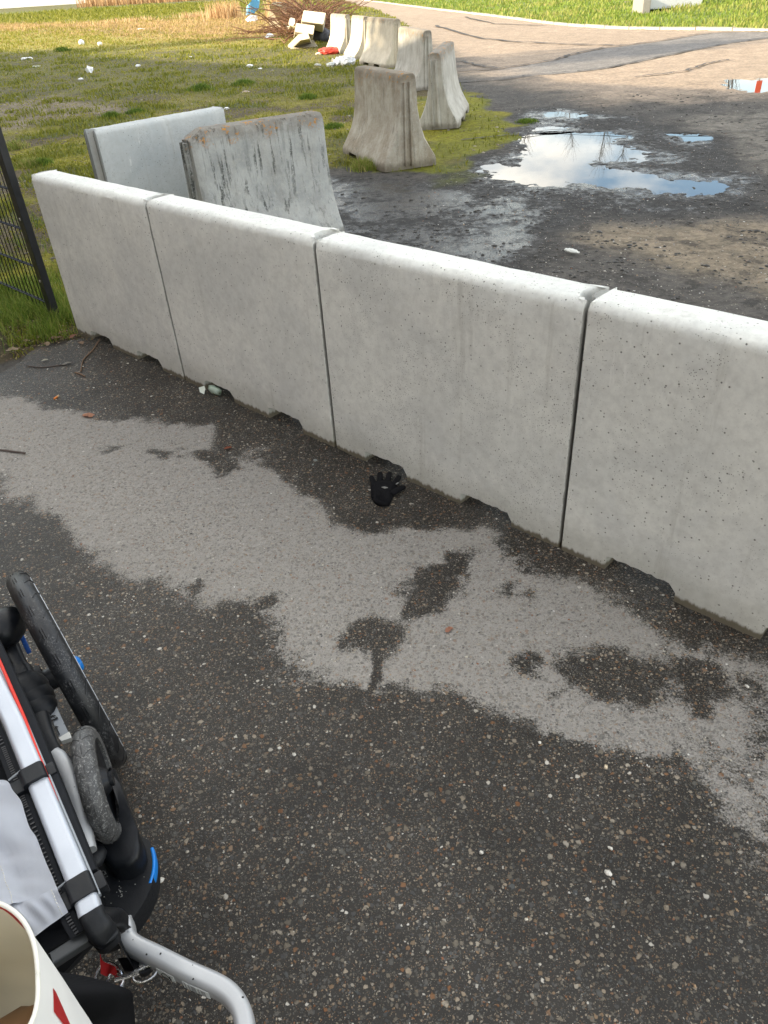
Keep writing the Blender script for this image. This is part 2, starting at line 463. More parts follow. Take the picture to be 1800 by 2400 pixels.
def ground_mat():
    n = N('yard_ground', .9, .28); v = n.obj(); c = n.attr('col'); wet = n.attr('wet', 2); turf = n.attr('turf', 2)
    k = n.noise(v, 18, 9, .8); k2 = n.noise(v, 3, 6, .6)
    c = n.mix(1, c, n.ramp(k, [(.28, (.35, .34, .33)), (.5, (.95, .95, .95)), (.72, (1.55, 1.5, 1.4))]), 'MULTIPLY')
    c = n.mix(1, c, n.ramp(k2, [(.3, (.8, .8, .8)), (.7, (1.2, 1.2, 1.2))]), 'MULTIPLY')
    st = n.attr('mot', 2); c = n.mix(n.math('MULTIPLY', n.step(n.noise(v, 13, 9, .8, .2), .42, .62), n.math('MULTIPLY', turf, .55)), c, n.mix(1, c, (.38, .36, .36), 'MULTIPLY'))
    mo = n.noise(n.obj((1, 1.0, 1)), 2.6, 10, .78, .4); mo2 = n.noise(v, 11, 8, .8, .3)
    c = n.mix(n.math('MULTIPLY', n.step(n.math('ADD', mo, n.math('MULTIPLY', mo2, .5)), .74, .86), n.math('MULTIPLY', st, .62)), c, (.022, .020, .019))
    c = n.mix(n.math('MULTIPLY', n.step(mo2, .60, .68), n.math('MULTIPLY', st, .55)), c, (.03, .027, .025))
    # grit
    d, r = n.voro(v, 75, 'both'); ch = n.sep(r); g = n.math('MULTIPLY', n.step(d, .2, .3, 1, 0), n.step(ch[1], .72, .76))
    c = n.mix(n.math('MULTIPLY', g, n.math('MULTIPLY_ADD', turf, -.6, .75)), c, n.ramp(ch[0], [(0, (.03, .03, .03)), (.5, (.2, .17, .12)), (1, (.55, .5, .42))]))
    sh = n.step(n.math('ADD', wet, n.math('MULTIPLY', n.math('SUBTRACT', n.noise(v, 9, 9, .82), .5), 1.9)), .35, 1.0)
    n.col(n.mix(n.math('MULTIPLY', sh, .5), c, (.02, .021, .022)))
    n.rough(n.step(sh, 0, 1, .92, .16))
    hb = n.math('ADD', n.noise(v, 40, 7, .8), n.math('MULTIPLY', n.noise(v, 9, 6, .7), 1.5))
    n.norm(n.bump(hb, n.math('MULTIPLY_ADD', sh, -.6, .9), .022)); return n.m


M_GROUND = ground_mat()
_n = N('puddle_water', .015, .5); _n.col((.012, .013, .013)); _n.p.inputs['IOR'].default_value = 1.33; _n.norm(_n.bump(_n.noise(_n.obj(), 5, 2), .012, .01)); _n.p.inputs['Specular IOR Level'].default_value = .62
M_WATER = _n.m


def blade_mat(name, cols, rough=.6):
    n = N(name, rough, .25); t = n.attr('tone', 2); n.col(n.ramp(t, [(i/(len(cols)-1), c) for i, c in enumerate(cols)]))
    n.p.inputs['Subsurface Weight'].default_value = 0
    tr = n.t.nodes.new('ShaderNodeBsdfTranslucent'); n.put(tr.inputs[0], n.ramp(t, [(i/(len(cols)-1), tuple(x*1.2 for x in c)) for i, c in enumerate(cols)]))
    ms = n.t.nodes.new('ShaderNodeMixShader'); ms.inputs[0].default_value = .3; n.t.links.new(n.p.outputs[0], ms.inputs[1]); n.t.links.new(tr.outputs[0], ms.inputs[2]); n.t.links.new(ms.outputs[0], n.out.inputs[0])
    return n.m


M_GRASS = blade_mat('grass_blades', [(.05, .09, .012), (.10, .17, .02), (.18, .25, .035), (.30, .30, .08), (.42, .33, .16)])
M_TURF = blade_mat('turf_blades', [(.08, .095, .018), (.15, .165, .022), (.25, .25, .03), (.29, .25, .07), (.42, .30, .14)])
M_STRAW = blade_mat('dry_reed', [(.20, .11, .05), (.42, .27, .13), (.60, .42, .22), (.70, .55, .33)])
M_TWIG = simple('brown_twig', (.17, .085, .045), .8, var=.4)

# ------------------------------------------------------------------ near wall line (front foot of the barriers)
WA = math.radians(-44.65)
WD = np.array([math.cos(WA), math.sin(WA)]); WN = np.array([-math.sin(WA), math.cos(WA)])
W0 = np.array([-.885, 3.197])


# ------------------------------------------------------------------ pavement
def build_pavement():
    s = .0125; xs = np.arange(-2.7, 2.5, s); ys = np.arange(.12, 4.4, s); X, Y = np.meshgrid(xs, ys); P = np.stack([X.ravel(), Y.ravel()], 1)
    up = at2([(-60, 855), (0, 862), (60, 866), (130, 884), (230, 905), (300, 915), (400, 915), (465, 922), (430, 955), (400, 985), (470, 1010), (560, 985), (620, 1030), (670, 1075), (720, 1130), (790, 1145), (880, 1128), (960, 1145), (1040, 1150), (1100, 1205), (1180, 1235), (1250, 1260), (1340, 1330), (1420, 1395), (1540, 1415), (1659, 1440), (1800, 1500)], D)
    lo = at2([(1900, 1960), (1659, 1800), (1560, 1760), (1450, 1650), (1380, 1640), (1250, 1590), (1180, 1575), (1100, 1560), (1010, 1500), (920, 1480), (840, 1480), (760, 1495), (690, 1465), (620, 1410), (560, 1350), (480, 1310), (400, 1290), (330, 1262), (260, 1240), (200, 1195), (120, 1150), (60, 1085), (0, 1045), (-80, 1000)], D)
    sd_ = sdist(P, np.concatenate([up, lo]))
    wet = smooth(sd_+(fbm(P[:, 0], P[:, 1], 7, 5, 41)-.5)*.20, -.075, .075)
    for pts in ([(860, 1275), (900, 1230), (950, 1215), (1010, 1230), (1000, 1290), (960, 1320), (900, 1340), (880, 1380), (840, 1420), (790, 1415), (740, 1385), (760, 1350), (810, 1325), (860, 1345), (890, 1320)],
                [(1200, 1440), (1230, 1405), (1330, 1400), (1420, 1420), (1470, 1460), (1430, 1530), (1340, 1540), (1250, 1500)],
                [(1440, 1400), (1560, 1430), (1620, 1500), (1520, 1560), (1450, 1480)], [(1070, 1275), (1150, 1278), (1145, 1296), (1075, 1292)],
                [(530, 1310), (590, 1290), (575, 1320), (540, 1335)], [(845, 1335), (905, 1290), (925, 1320), (870, 1385)], [(395, 1268), (425, 1268), (420, 1285)], [(420, 980), (500, 965), (510, 1010), (470, 1030)],
                [(300, 1170), (325, 1175), (318, 1190), (302, 1188)], [(225, 960), (270, 965), (230, 972)], [(330, 978), (400, 965), (360, 990)],
                [(1125, 1430), (1145, 1425), (1142, 1450), (1126, 1448)], [(1165, 1500), (1200, 1498), (1192, 1520), (1170, 1520)], [(960, 1190), (1040, 1190), (1000, 1235), (950, 1225)]):
        s2 = sdist(P, at2(pts, D))+(fbm(P[:, 0], P[:, 1], 14, 5, 42)-.5)*.12; wet = np.maximum(wet, smooth(-s2, -.05, .05)*.93)
    ck = sdist(P, at2([(812, 1410), (818, 1440), (812, 1465), (800, 1495)], D), False); wet = np.maximum(wet, smooth(-ck, -.022, -.004))
    # right of the picture half dry
    hd = sdist(P, at2([(1330, 1360), (1800, 1420), (1900, 1800), (1500, 1740), (1280, 1600)], D)); wet = wet*(1-.0*hd)
    hz = smooth(-hd, -.1, .15)*fbm(P[:, 0], P[:, 1], 9, 4, 3)*.75; wet = np.maximum(wet, hz)
    wet = wet*.95+.05*fbm(P[:, 0], P[:, 1], 6, 3, 5)
    z = (fbm(P[:, 0], P[:, 1], 2.2, 3, 9)-.5)*.008+(fbm(P[:, 0], P[:, 1], 30, 3, 19)-.5)*.004
    # keep only the paved side
    edge = at2([(-400, 900), (-60, 880), (0, 868), (70, 822), (140, 808), (200, 790), (250, 775), (300, 765)], 1)
    t = (P-W0)@WN
    over = sdist(P, np.concatenate([edge, np.array([[-1.2, 5], [-6, 5]])])) < (fbm(P[:, 0], P[:, 1], 8, 3, 2)-.5)*.1
    keep = (t < .12) & ~over
    idx = np.arange(len(P)).reshape(X.shape); Q = np.stack([idx[:-1, :-1], idx[:-1, 1:], idx[1:, 1:], idx[1:, :-1]], -1).reshape(-1, 4)
    Q = Q[keep[Q].all(1)]
    used = np.unique(Q); rm = np.full(len(P), -1); rm[used] = np.arange(len(used))
    me = npmesh('pavement', np.concatenate([P[used], z[used, None]], 1), rm[Q]); attr_f(me, 'wet', wet[used])
    o = link('pavement', me, M_PAVE, None, True); tag(o, 'rough asphalt pavement, part wet and part dry', None, None, 'structure')


build_pavement()

# ------------------------------------------------------------------ yard, road and field: one sheet to the horizon
FIELD = at2([(-600, 1000), (120, 812), (250, 790), (500, 640), (690, 520), (700, 430), (760, 392), (800, 395), (870, 405), (960, 400), (1010, 402), (1090, 392), (1130, 360), (1190, 345), (1215, 300), (1190, 262), (1150, 245), (1120, 218), (1085, 205), (1070, 180), (1010, 135), (960, 60), (880, 22), (838, 12), (800, -2)], 1)
FIELD = np.concatenate([FIELD, np.array([[-60, 2600], [-3500, 3500], [-3500, 600], [-60, 8]])])
KERB_PX = [(770, -14), (830, -2), (900, 7), (1008, 21), (1117, 34), (1204, 45), (1290, 56), (1388, 64), (1497, 68.5), (1605, 69.5), (1714, 71), (1800, 73), (1950, 80), (2150, 96)]
KERB = [at(x, y) for x, y in KERB_PX]
PUD = at2([(1000+x/2.074, y/2.074) for x, y in [(500, 645), (640, 635), (900, 640), (965, 660), (900, 690), (1010, 720), (1100, 768), (960, 775), (840, 788), (930, 815), (1180, 850), (1480, 885), (1440, 925), (1260, 935), (1100, 925), (900, 900), (700, 890), (560, 895), (460, 870), (330, 845), (240, 812), (330, 795), (450, 800), (490, 750), (450, 690)]], 1)
PUD2 = at2([(1000+x/2.074, y/2.074) for x, y in [(1420, 405), (1490, 375), (1600, 385), (1720, 365), (1760, 440), (1600, 445), (1480, 425)]], 1)
PUD3 = at2([(1000+x/2.074, y/2.074) for x, y in [(560, 545), (640, 540), (780, 555), (740, 572), (600, 565)]], 1)
PUD4 = at2([(1000+x/2.074, y/2.074) for x, y in [(1210, 650), (1330, 648), (1420, 668), (1340, 680), (1230, 668)]], 1)
PUD5 = at2([(1540, 690), (1620, 695), (1700, 700), (1659, 706), (1560, 702)], 1) if False else at2([(1000+x/2.074, y/2.074) for x, y in [(520, 612), (640, 606), (700, 628), (600, 640), (530, 632)]], 1)
PUDS = [PUD, PUD2, PUD3, PUD4, PUD5]
WLEV = -.0135


def zone(P, px, s=1.0, a=-.3, b=.3, jit=.0, sd_=0):
    d = sdist(P, at2(px, s)); return smooth(-(d+(fbm(P[:, 0], P[:, 1], 2.0, 4, sd_)-.5)*jit), a, b)


def ground_fields(P):
    x, y = P[:, 0], P[:, 1]; n = len(P)
    r = np.hypot(x, y)
    w1 = fbm(x, y, 1.1, 5, 1); w2 = fbm(x, y, 3.1, 5, 2); w3 = fbm(x, y, .45, 4, 3)

    def mixc(C, m, c): return C*(1-m[:, None])+np.array(c)[None]*m[:, None]
    C = np.tile(np.array([.100, .092, .082]), (n, 1))
    wet = np.full(n, .15)
    # --- road: dry sandy asphalt in the distance
    far = zone(P, [(1060, 130), (1110, 170), (1250, 205), (1450, 250), (1560, 235), (1820, 225), (2600, 300), (2600, -10), (700, -20)], 1, -.5, .8, 1.2, 4)
    C = mixc(C, far, (.34, .27, .205)); C = C*(.9+.2*w3[:, None])
    mid = zone(P, [(1560, 300), (1640, 262), (1850, 260), (2400, 300), (2400, 420), (1700, 400), (1620, 320)], 1, -.2, .4, .8, 5)
    C = mixc(C, mid*.8, (.19, .175, .15)); wet = wet-far*.2-mid*.2
    dry_sun_patch = zone(P, [(1330, 545), (1480, 520), (1620, 520), (1780, 500), (2100, 560), (2100, 700), (1800, 690), (1640, 640), (1500, 620)], 1, -.15, .25, .7, 6)
    C = mixc(C, dry_sun_patch*.85, (.27, .22, .155))  # dry sand, with the warm sun dapple painted into its tan colour
    dark = zone(P, [(1060, 190), (1400, 240), (1700, 250), (1560, 285), (1300, 260), (1100, 230)], 1, -.3, .4, 1., 7); C = mixc(C, dark*.6, (.06, .058, .055))
    # --- wet mud sheet round the puddles
    mud = zone(P, [(600, 420), (760, 385), (1000, 405), (1150, 355), (1215, 300), (1200, 255), (1290, 245), (1480, 262), (1640, 300), (1760, 340), (1820, 420), (1820, 500), (1560, 500), (1420, 510), (1300, 560), (1280, 700), (600, 700)], 1, -.15, .35, .7, 8)
    C = mixc(C, mud*.9, (.034, .034, .034)); wet = wet+mud*(.34+.6*(w2-.5)); farm = far
    slick = zone(P, [(690, 400), (800, 415), (950, 420), (1150, 440), (1280, 500), (1290, 580), (1160, 640), (850, 560), (700, 480)], 1, -.15, .35, .6, 9); wet = wet+slick*(.26+.5*(w2-.5))
    band = zone(P, [(1180, 262), (1330, 262), (1380, 290), (1230, 300)], 1, -.1, .2, .3, 10); wet = wet+band*.2
    pt = smooth(-sdist(P, at2([(1000, 175), (1160, 162), (1290, 142), (1340, 128), (1410, 112), (1530, 98), (1650, 78), (1720, 74), (1900, 73), (1900, 74), (1760, 94), (1690, 104), (1560, 130), (1430, 158), (1350, 168), (1250, 176), (1180, 186), (1070, 192)])), -.05, .05)
    C = mixc(C, pt*smooth(x, 1.8, 3.4), (.20, .19, .18))
    # --- field
    fd = sdist(P, FIELD)+(fbm(x, y, 2.4, 5, 11)-.5)*.55
    fm = smooth(-fd, -.04, .06)
    G = np.tile(np.array([.115, .092, .050]), (n, 1))
    moss = smooth(w1+.3*(w2-.5), .36, .54); near = smooth(r, 16, 9)
    G = mixc(G, moss*(.45+.5*near), (.25, .23, .016))
    gr = smooth(fbm(x, y, 1.9, 5, 21), .50, .62); G = mixc(G, gr*.55, (.085, .125, .025))
    olive = smooth(r, 11, 18)*.6; G = mixc(G, olive, (.13, .13, .048))
    bright = zone(P, [(-300, 135), (0, 122), (300, 122), (620, 110), (800, 108), (800, 90), (400, 78), (0, 70), (-300, 70)], 1, -1., 2, 2., 12); G = mixc(G, bright*.85, (.31, .29, .055))  # sunlit strip of moss, the sunlight painted in as a lighter yellow
    straw = zone(P, [(-300, 78), (100, 72), (330, 85), (560, 92), (700, 78), (760, 60), (700, 30), (560, 30), (430, 45), (200, 52), (-300, 60)], 1, -2, 3, 4., 13)
    G = mixc(G, straw*.85, (.42, .27, .13))
    gree = zone(P, [(-300, 58), (150, 50), (420, 38), (500, 30), (500, 8), (350, 12), (100, 24), (-300, 40)], 1, -3, 5, 6., 14); G = mixc(G, gree*.8, (.16, .18, .05))
    sandp = zone(P, [(-60, 245), (120, 225), (230, 232), (330, 245), (240, 270), (130, 285), (-60, 330)], 1, -.2, .35, .9, 15); G = mixc(G, sandp*.85, (.24, .20, .145))
    ms = zone(P, [(880, 395), (1000, 330), (1100, 215), (1215, 290), (1190, 345), (1000, 400)], 1, -.1, .2, .3, 16); G = mixc(G, ms*.8, (.20, .20, .012))
    ms2 = zone(P, [(740, 300), (960, 330), (960, 400), (760, 392)], 1, -.1, .2, .3, 18); G = mixc(G, ms2*.6, (.12, .13, .014))
    litter = zone(P, [(-200, 880), (0, 865), (140, 806), (245, 788), (190, 700), (60, 700), (-200, 760)], 1, -.05, .12, .2, 17); G = mixc(G, litter*.8, (.075, .058, .035))
    C = C*(1-fm[:, None])+G*fm[:, None]; wet = wet*(1-fm)+.05*fm
    # --- mossy tongue in the mud below the brown barrier
    tg = zone(P, [(1000, 420), (1070, 398), (1150, 405), (1100, 430), (1020, 438)], 1, -.08, .12, .3, 19)*.7; C = mixc(C, tg, (.10, .11, .02)); wet = wet-tg*.3
    # --- grass bank beyond the kerb
    kp = np.array([[k.x, k.y] for k in KERB]); bank = np.concatenate([kp, np.array([[500, 20], [3000, 4000], [-1500, 4200], [-5, 160]])])
    bd = sdist(P, bank); bm_ = smooth(-bd, -.02, .05); C = mixc(C, bm_, (.15, .20, .045)); wet = wet*(1-bm_)
    pad = zone(P, [(1440, 22), (1500, 12), (1560, 10), (1600, 20), (1500, 26)], 1, -.2, .4, .5, 20); C = mixc(C, pad*.8, (.42, .34, .26))
    turf = np.maximum(fm, bm_)
    # --- height
    z = np.full(n, -.010)+(fbm(x, y, 1.3, 4, 30)-.5)*.012+(fbm(x, y, 9, 4, 31)-.5)*.010
    z = z+turf*((fbm(x, y, 2.2, 5, 32)-.42)*.05+.006)
    z = z+bm_*smooth(-bd, 0, 6)*.25
    pd = np.full(n, 9.)
    for pl in PUDS: pd = np.minimum(pd, sdist(P, pl))
    rim = pd+(fbm(x, y, 5, 5, 33)-.5)*.35+(fbm(x, y, 14, 4, 35)-.5)*.22
    near_p = smooth(pd, .9, .15)
    z = z*(1-near_p)+near_p*(WLEV+np.clip(rim*.07, -.012, .008)+(fbm(x, y, 18, 4, 34)-.5)*.012*smooth(pd, -.45, -.05))
    wet = np.clip(wet+smooth(pd, .35, .05)*.22, 0, 1)
    # stay under the pavement and the foot of the wall
    t = (P-W0)@WN; cl = smooth(t, .35, .1)*smooth(r, 5.5, 4.5); z = z*(1-cl)-.022*cl
    lt = litter*.03*0
    return z+lt, C, wet, turf, fm*(1-0*farm), bm_, gr, moss, straw, gree, bright, litter


def build_ground():
    ang = np.radians(np.arange(-36, 50, .125)); rr = 2.4*np.exp(np.arange(0, math.log(400/2.4), .0045))
    rr = np.concatenate([rr, [550, 800, 1300, 2200, 4000, 6500]])
    A, R = np.meshgrid(ang, rr); P = np.stack([(R*np.sin(A)).ravel(), (R*np.cos(A)).ravel()], 1)
    z, C, wet, turf, *_ = ground_fields(P)
    idx = np.arange(len(P)).reshape(A.shape); Q = np.stack([idx[:-1, :-1], idx[:-1, 1:], idx[1:, 1:], idx[1:, :-1]], -1).reshape(-1, 4)
    me = npmesh('ground', np.concatenate([P, z[:, None]], 1), Q); attr_col(me, 'col', C); attr_f(me, 'wet', wet); attr_f(me, 'turf', turf); attr_f(me, 'mot', (1-turf)*smooth(np.hypot(P[:, 0], P[:, 1]), 15, 10))
    o = link('ground', me, M_GROUND, None, True); tag(o, 'mossy waste ground, muddy yard and sandy road surface', None, None, 'structure')
    # the rest of the land, outside the picture
    g = []; s = 7000
    n = 40; gx = np.linspace(-s, s, n); X, Y = np.meshgrid(gx, gx); P = np.stack([X.ravel(), Y.ravel()], 1)
    idx = np.arange(n*n).reshape(n, n); Q = np.stack([idx[:-1, :-1], idx[:-1, 1:], idx[1:, 1:], idx[1:, :-1]], -1).reshape(-1, 4)
    me = npmesh('terrain', np.concatenate([P, np.full((len(P), 1), -.09)], 1), Q); attr_col(me, 'col', np.tile([.12, .12, .06], (len(P), 1))); attr_f(me, 'wet', np.zeros(len(P))); attr_f(me, 'turf', np.ones(len(P)))
    tag(link('terrain', me, M_GROUND), 'flat grassy land all round', None, None, 'structure')


build_ground()

for k, pl in enumerate(PUDS):
    c = pl.mean(0); q = c+(pl-c)*1.0
    xs = (pl[:, 0].min()-.35, pl[:, 0].max()+.35); ys = (pl[:, 1].min()-.35, pl[:, 1].max()+.35)
    # outline: convex-ish hull grown by 0.25 m
    hull = []
    for a in np.linspace(0, 2*math.pi, 40, endpoint=False):
        d = np.array([math.cos(a), math.sin(a)]); m = ((pl-c)@d).max(); hull.append(c+d*(m*.98+.12))
    me = mesh('puddle', [(*h, WLEV) for h in hull], [list(range(len(hull)))])
    tag(link('puddle', me, M_WATER), ['large puddle mirroring blue sky and cloud', 'puddle at the right edge of the yard', 'thin strip of water above the large puddle', 'narrow puddle right of the large puddle', 'shallow puddle touching the large puddle'][k], None, None, 'structure')


# road patch, cracks
def strip(name, pts, m, z=.004, label=None, w=None):
    if w is not None:
        P = [Vector(p) for p in pts]; n = len(P); a = []; b = []; rr = random.Random(len(pts)*7)
        for i in range(n):
            t = (P[min(i+1, n-1)]-P[max(i-1, 0)]).normalized(); s = Vector((t.y, -t.x, 0)); k = w*rr.uniform(.4, 1.3)
            a.append(P[i]+s*k); b.append(P[i]-s*k)
        vs = a+b; fs = [(i, i+1, n+i+1, n+i) for i in range(n-1)]
    else:
        vs = pts; fs = [list(range(len(pts)))]
    vs = [(v[0], v[1], z) for v in vs]; me = mesh(name, vs, fs)
    return tag(link(name, me, m), label, None, None, 'structure')


M_TAR = simple('tar_crack', (.045, .042, .038), .8, var=.4)
e1 = [(1040, 168), (1160, 162), (1290, 142), (1340, 128), (1410, 112), (1530, 98), (1650, 78), (1720, 74), (1830, 73)]
e2 = [(1900, 74), (1760, 94), (1690, 104), (1560, 130), (1430, 158), (1350, 168), (1250, 176), (1180, 186), (1070, 192)]


def jag(pts, n=6, j=.03, seed=1):
    rr = random.Random(seed); out = []; P = [Vector(p) for p in pts]
    for i in range(len(P)-1):
        for k in range(n):
            p = P[i].lerp(P[i+1], k/n); out.append(p+Vector((rr.uniform(-j, j), rr.uniform(-j, j), 0)))
    return out+[P[-1]]


for k, (pp, w) in enumerate([([at(*p) for p in e1], .035), ([at(*p) for p in e2], .035), ([at(*p) for p in [(1020, 60), (1115, 88), (1210, 98), (1330, 104), (1460, 106)]], .05),
                             ([at(*p) for p in [(1085, 142), (1110, 152), (1165, 160)]], .03), ([at(*p) for p in [(1490, 180), (1600, 168), (1650, 150), (1705, 140)]], .03),
                             ([at(*p) for p in [(1080, 330), (1300, 305), (1500, 312), (1800, 308), (2000, 310)]], .014), ([at(*p) for p in [(1090, 40), (1160, 56), (1280, 60)]], .05)]):
    strip('road_crack', jag(pp, 8, .05 if k != 5 else .02, k), M_TAR, .0095, ['tarred edge along the far side of the grey repair strip', 'tarred edge along the near side of the grey repair strip', 'long crack across the sandy road', 'short crack beside the end barrier', 'crack running toward the right puddle', 'straight joint across the yard past the large puddle', 'crack close to the kerb'][k], w)

# kerb stones
M_KERB = simple('kerb_concrete', (.50, .46, .38), .9, var=.2, sc=12)
kerb = empty('kerb', tuple(KERB[4]), 'pale concrete kerb line between the sandy road and the grass bank', 'kerb')
kpts = catmull(KERB, 6); acc = 0; seg = [kpts[0]]; made = 0
for i in range(1, len(kpts)):
    a, b = kpts[i-1], kpts[i]; d = (b-a).length
    while acc+d >= 1.0:
        t = (1.0-acc)/d; p = a.lerp(b, t); s0 = seg[0]; dr = (p-s0).normalized(); L_ = (p-s0).length
        if made < 110:
            s = Vector((dr.y, -dr.x, 0)); c = (s0+p)/2+Vector((0, 0, .0))+s*-.05
            bm = box(c, dr*(L_/2-.008), s*.045, Vector((0, 0, .052+random.uniform(-.006, .006))), .012)
            link('kerb_stone', bm_mesh('kerb_stone', bm), M_KERB, kerb); made += 1
        a = p; d = (b-a).length; acc = 0; seg = [p]
    acc += d


# ------------------------------------------------------------------ grass blades
def blades(name, P, z, h, w, tone, m, label, lean=.5, kind='stuff', cat='grass', group=None, parent=None):
    n = len(P); a = RNG.uniform(0, 2*math.pi, n); la = RNG.uniform(0, 2*math.pi, n); le = lean*h*RNG.uniform(.1, 1, n)
    sx, sy = np.cos(a)*w/2, np.sin(a)*w/2; dx, dy = np.cos(la)*le, np.sin(la)*le
    V = np.zeros((n, 5, 3))
    V[:, 0] = np.stack([P[:, 0]-sx, P[:, 1]-sy, z-.004], 1); V[:, 1] = np.stack([P[:, 0]+sx, P[:, 1]+sy, z-.004], 1)
    V[:, 2] = np.stack([P[:, 0]+sx*.7+dx*.35, P[:, 1]+sy*.7+dy*.35, z+h*.6], 1); V[:, 3] = np.stack([P[:, 0]-sx*.7+dx*.35, P[:, 1]-sy*.7+dy*.35, z+h*.6], 1)
    V[:, 4] = np.stack([P[:, 0]+dx, P[:, 1]+dy, z+h], 1)
    b = (np.arange(n)*5)[:, None]; T = np.concatenate([b+np.array([[0, 1, 2]]), b+np.array([[0, 2, 3]]), b+np.array([[3, 2, 4]])])
    me = npmesh(name, V.reshape(-1, 3), T); attr_f(me, 'tone', np.repeat(tone, 5))
    o = link(name, me, m, parent)
    if kind: tag(o, label, None, group, kind)
    else:
        r0 = empty(name, (float(P[:, 0].mean()), float(P[:, 1].mean()), 0), label, cat, group); o.name = 'leaf_blades'; o.parent = r0; o.matrix_parent_inverse = world_of(r0).inverted(); o['kind'] = 'stuff'
    return o


def build_field_grass():
    n = 420000
    a = np.radians(RNG.uniform(-27, 32, n)); r = 3.6*np.exp(RNG.uniform(0, math.log(110/3.6), n))
    P = np.stack([r*np.sin(a), r*np.cos(a)], 1)
    z, C, wet, turf, fm, bank, gr, moss, straw, gree, bright, litter = ground_fields(P)
    dens = fbm(P[:, 0], P[:, 1], 2.6, 4, 50)
    p = fm*(.22+.4*gr+.35*smooth(dens, .5, .65)+.5*straw+.5*gree+.3*bright+.25*litter)
    p = p*(1-.6*smooth(r, 9, 6)*(moss > .5)); p = p*np.where((P[:, 0] > .35) & (r < 14), .12, 1)
    keep = (RNG.random(n) < p) & (bank < .5)
    K = P[keep]; rk = r[keep]; h = (.013+.017*RNG.random(len(K)))*(1+rk*.035)*(1+1.0*gree[keep]+.9*straw[keep]*RNG.random(len(K)))*(.6+.9*gr[keep])
    tone = np.clip(.33+.32*RNG.random(len(K))+.6*straw[keep]+.25*bright[keep]-.2*gr[keep]+.25*(RNG.random(len(K)) < .2), 0, 1)  # blades are toned paler too in the painted sunlit strip
    blades('field_grass', K, z[keep], h, .0022+.0011*rk, tone, M_TURF, 'short mossy grass and dry stalks over the waste ground', 1.3)
    keep = (bank > .5) & (r < 110)
    n2 = 90000; a = np.radians(RNG.uniform(-5, 36, n2)); r2 = 17*np.exp(RNG.uniform(0, math.log(100/17), n2)); P2 = np.stack([r2*np.sin(a), r2*np.cos(a)], 1)
    z2, _, _, _, _, bank2, *_ = ground_fields(P2); k2 = bank2 > .6; P2 = P2[k2]; r2 = r2[k2]
    dens = fbm(P2[:, 0], P2[:, 1], .8, 5, 52)
    blades('bank_grass', P2, z2[k2], (.05+.09*RNG.random(len(P2)))*(.5+dens), .008+.0012*r2, np.clip(.28+.75*dens*RNG.random(len(P2))**.6+.1*RNG.random(len(P2)), 0, 1), M_GRASS, 'bright green grass covering the bank beyond the kerb', .8)


build_field_grass()


def gz(x, y): return float(ground_fields(np.array([[x, y]]))[0][0])


TUFTS = [((470, 213), .22, .13, 'dark green grass tuft in the field, the larger of a pair'), ((572, 198), .20, .11, 'grass tuft in the field right of the larger dark tuft'), ((262, 275), .16, .09, 'bright green tuft just above the bluish barrier'),
         ((318, 265), .16, .08, 'green tuft touching the right of the bright one above the bluish barrier'), ((722, 232), .13, .09, 'small grass tuft left of the brown barrier'), ((35, 345), .16, .10, 'pale yellowish tuft beside the top of the fence post'),
         ((100, 388), .12, .08, 'small dark green tuft between fence post and bluish barrier'), ((75, 390), .14, .1, 'straw coloured tuft right of the fence post'), ((780, 300), .14, .06, 'low grass clump at the left foot of the brown barrier'),
         ((850, 395), .13, .12, 'pale mossy tuft growing against the foot of the brown barrier'), ((1340/1.085, 285), .12, .05, 'small green tuft on the moss at the puddle edge'),
         ((146, 120), .25, .14, 'grass tuft at the edge of the sunlit part of the field')]
for (px, py), rad, hh, lab in TUFTS:
    c = at(px, py); n = 420; q = RNG.normal(0, rad*.45, (n, 2)); P = q+np.array([c.x, c.y]); d = np.hypot(q[:, 0], q[:, 1])/rad
    h = hh*np.clip(1.15-.5*d, .2, 1)*RNG.uniform(.5, 1.1, n); zz = gz(c.x, c.y)
    blades('grass_tuft', P, np.full(n, zz), h, .003+.0006*c.y, np.clip(RNG.uniform(0, .55, n)+(.4 if 'straw' in lab or 'yellow' in lab or 'pale' in lab else 0), 0, 1), M_GRASS, lab, 1.0, None, 'grass tuft', 'grass tufts standing out of the short turf')

# long grass and weeds at the fence foot
pc = at(120, 745); n = 6500
a = RNG.uniform(-.75, .45, n); b = np.abs(RNG.normal(0, .16, n))*np.sign(RNG.uniform(-1, 1, n)); P = np.array([pc.x, pc.y])+a[:, None]*WD+(b[:, None]+.02)*WN
k = (P[:, 0] < -1.36+.0*P[:, 1]) & (((P-W0)@WN > .15) | ((P-W0)@WD < -.98)); P = P[k]
dn = fbm(P[:, 0], P[:, 1], 9, 3, 60); k = dn > .40; P = P[k]; dn = dn[k]
blades('verge_grass', P, np.full(len(P), -.005), (.03+.09*RNG.random(len(P)))*(dn+.3), .0035, np.clip(RNG.uniform(.1, .75, len(P)), 0, 1), M_GRASS, 'long grass growing round the foot of the fence post and mesh', 1.1)
n = 7000; P = np.stack([RNG.uniform(-2.9, -1.3, n), RNG.uniform(2.9, 6.5, n)], 1); dn = fbm(P[:, 0], P[:, 1], 5, 3, 61); t = (P-W0)@WN; tt = (P-W0)@WD
k = (dn > .5) & ((t > .2) | (tt < -1.1)); P = P[k]
blades('weed_grass', P, np.full(len(P), -.005), .03+.06*RNG.random(len(P)), .004, np.clip(RNG.uniform(.0, .7, len(P)), 0, 1), M_GRASS, 'patchy grass behind the mesh fence and the end barrier', 1.2)


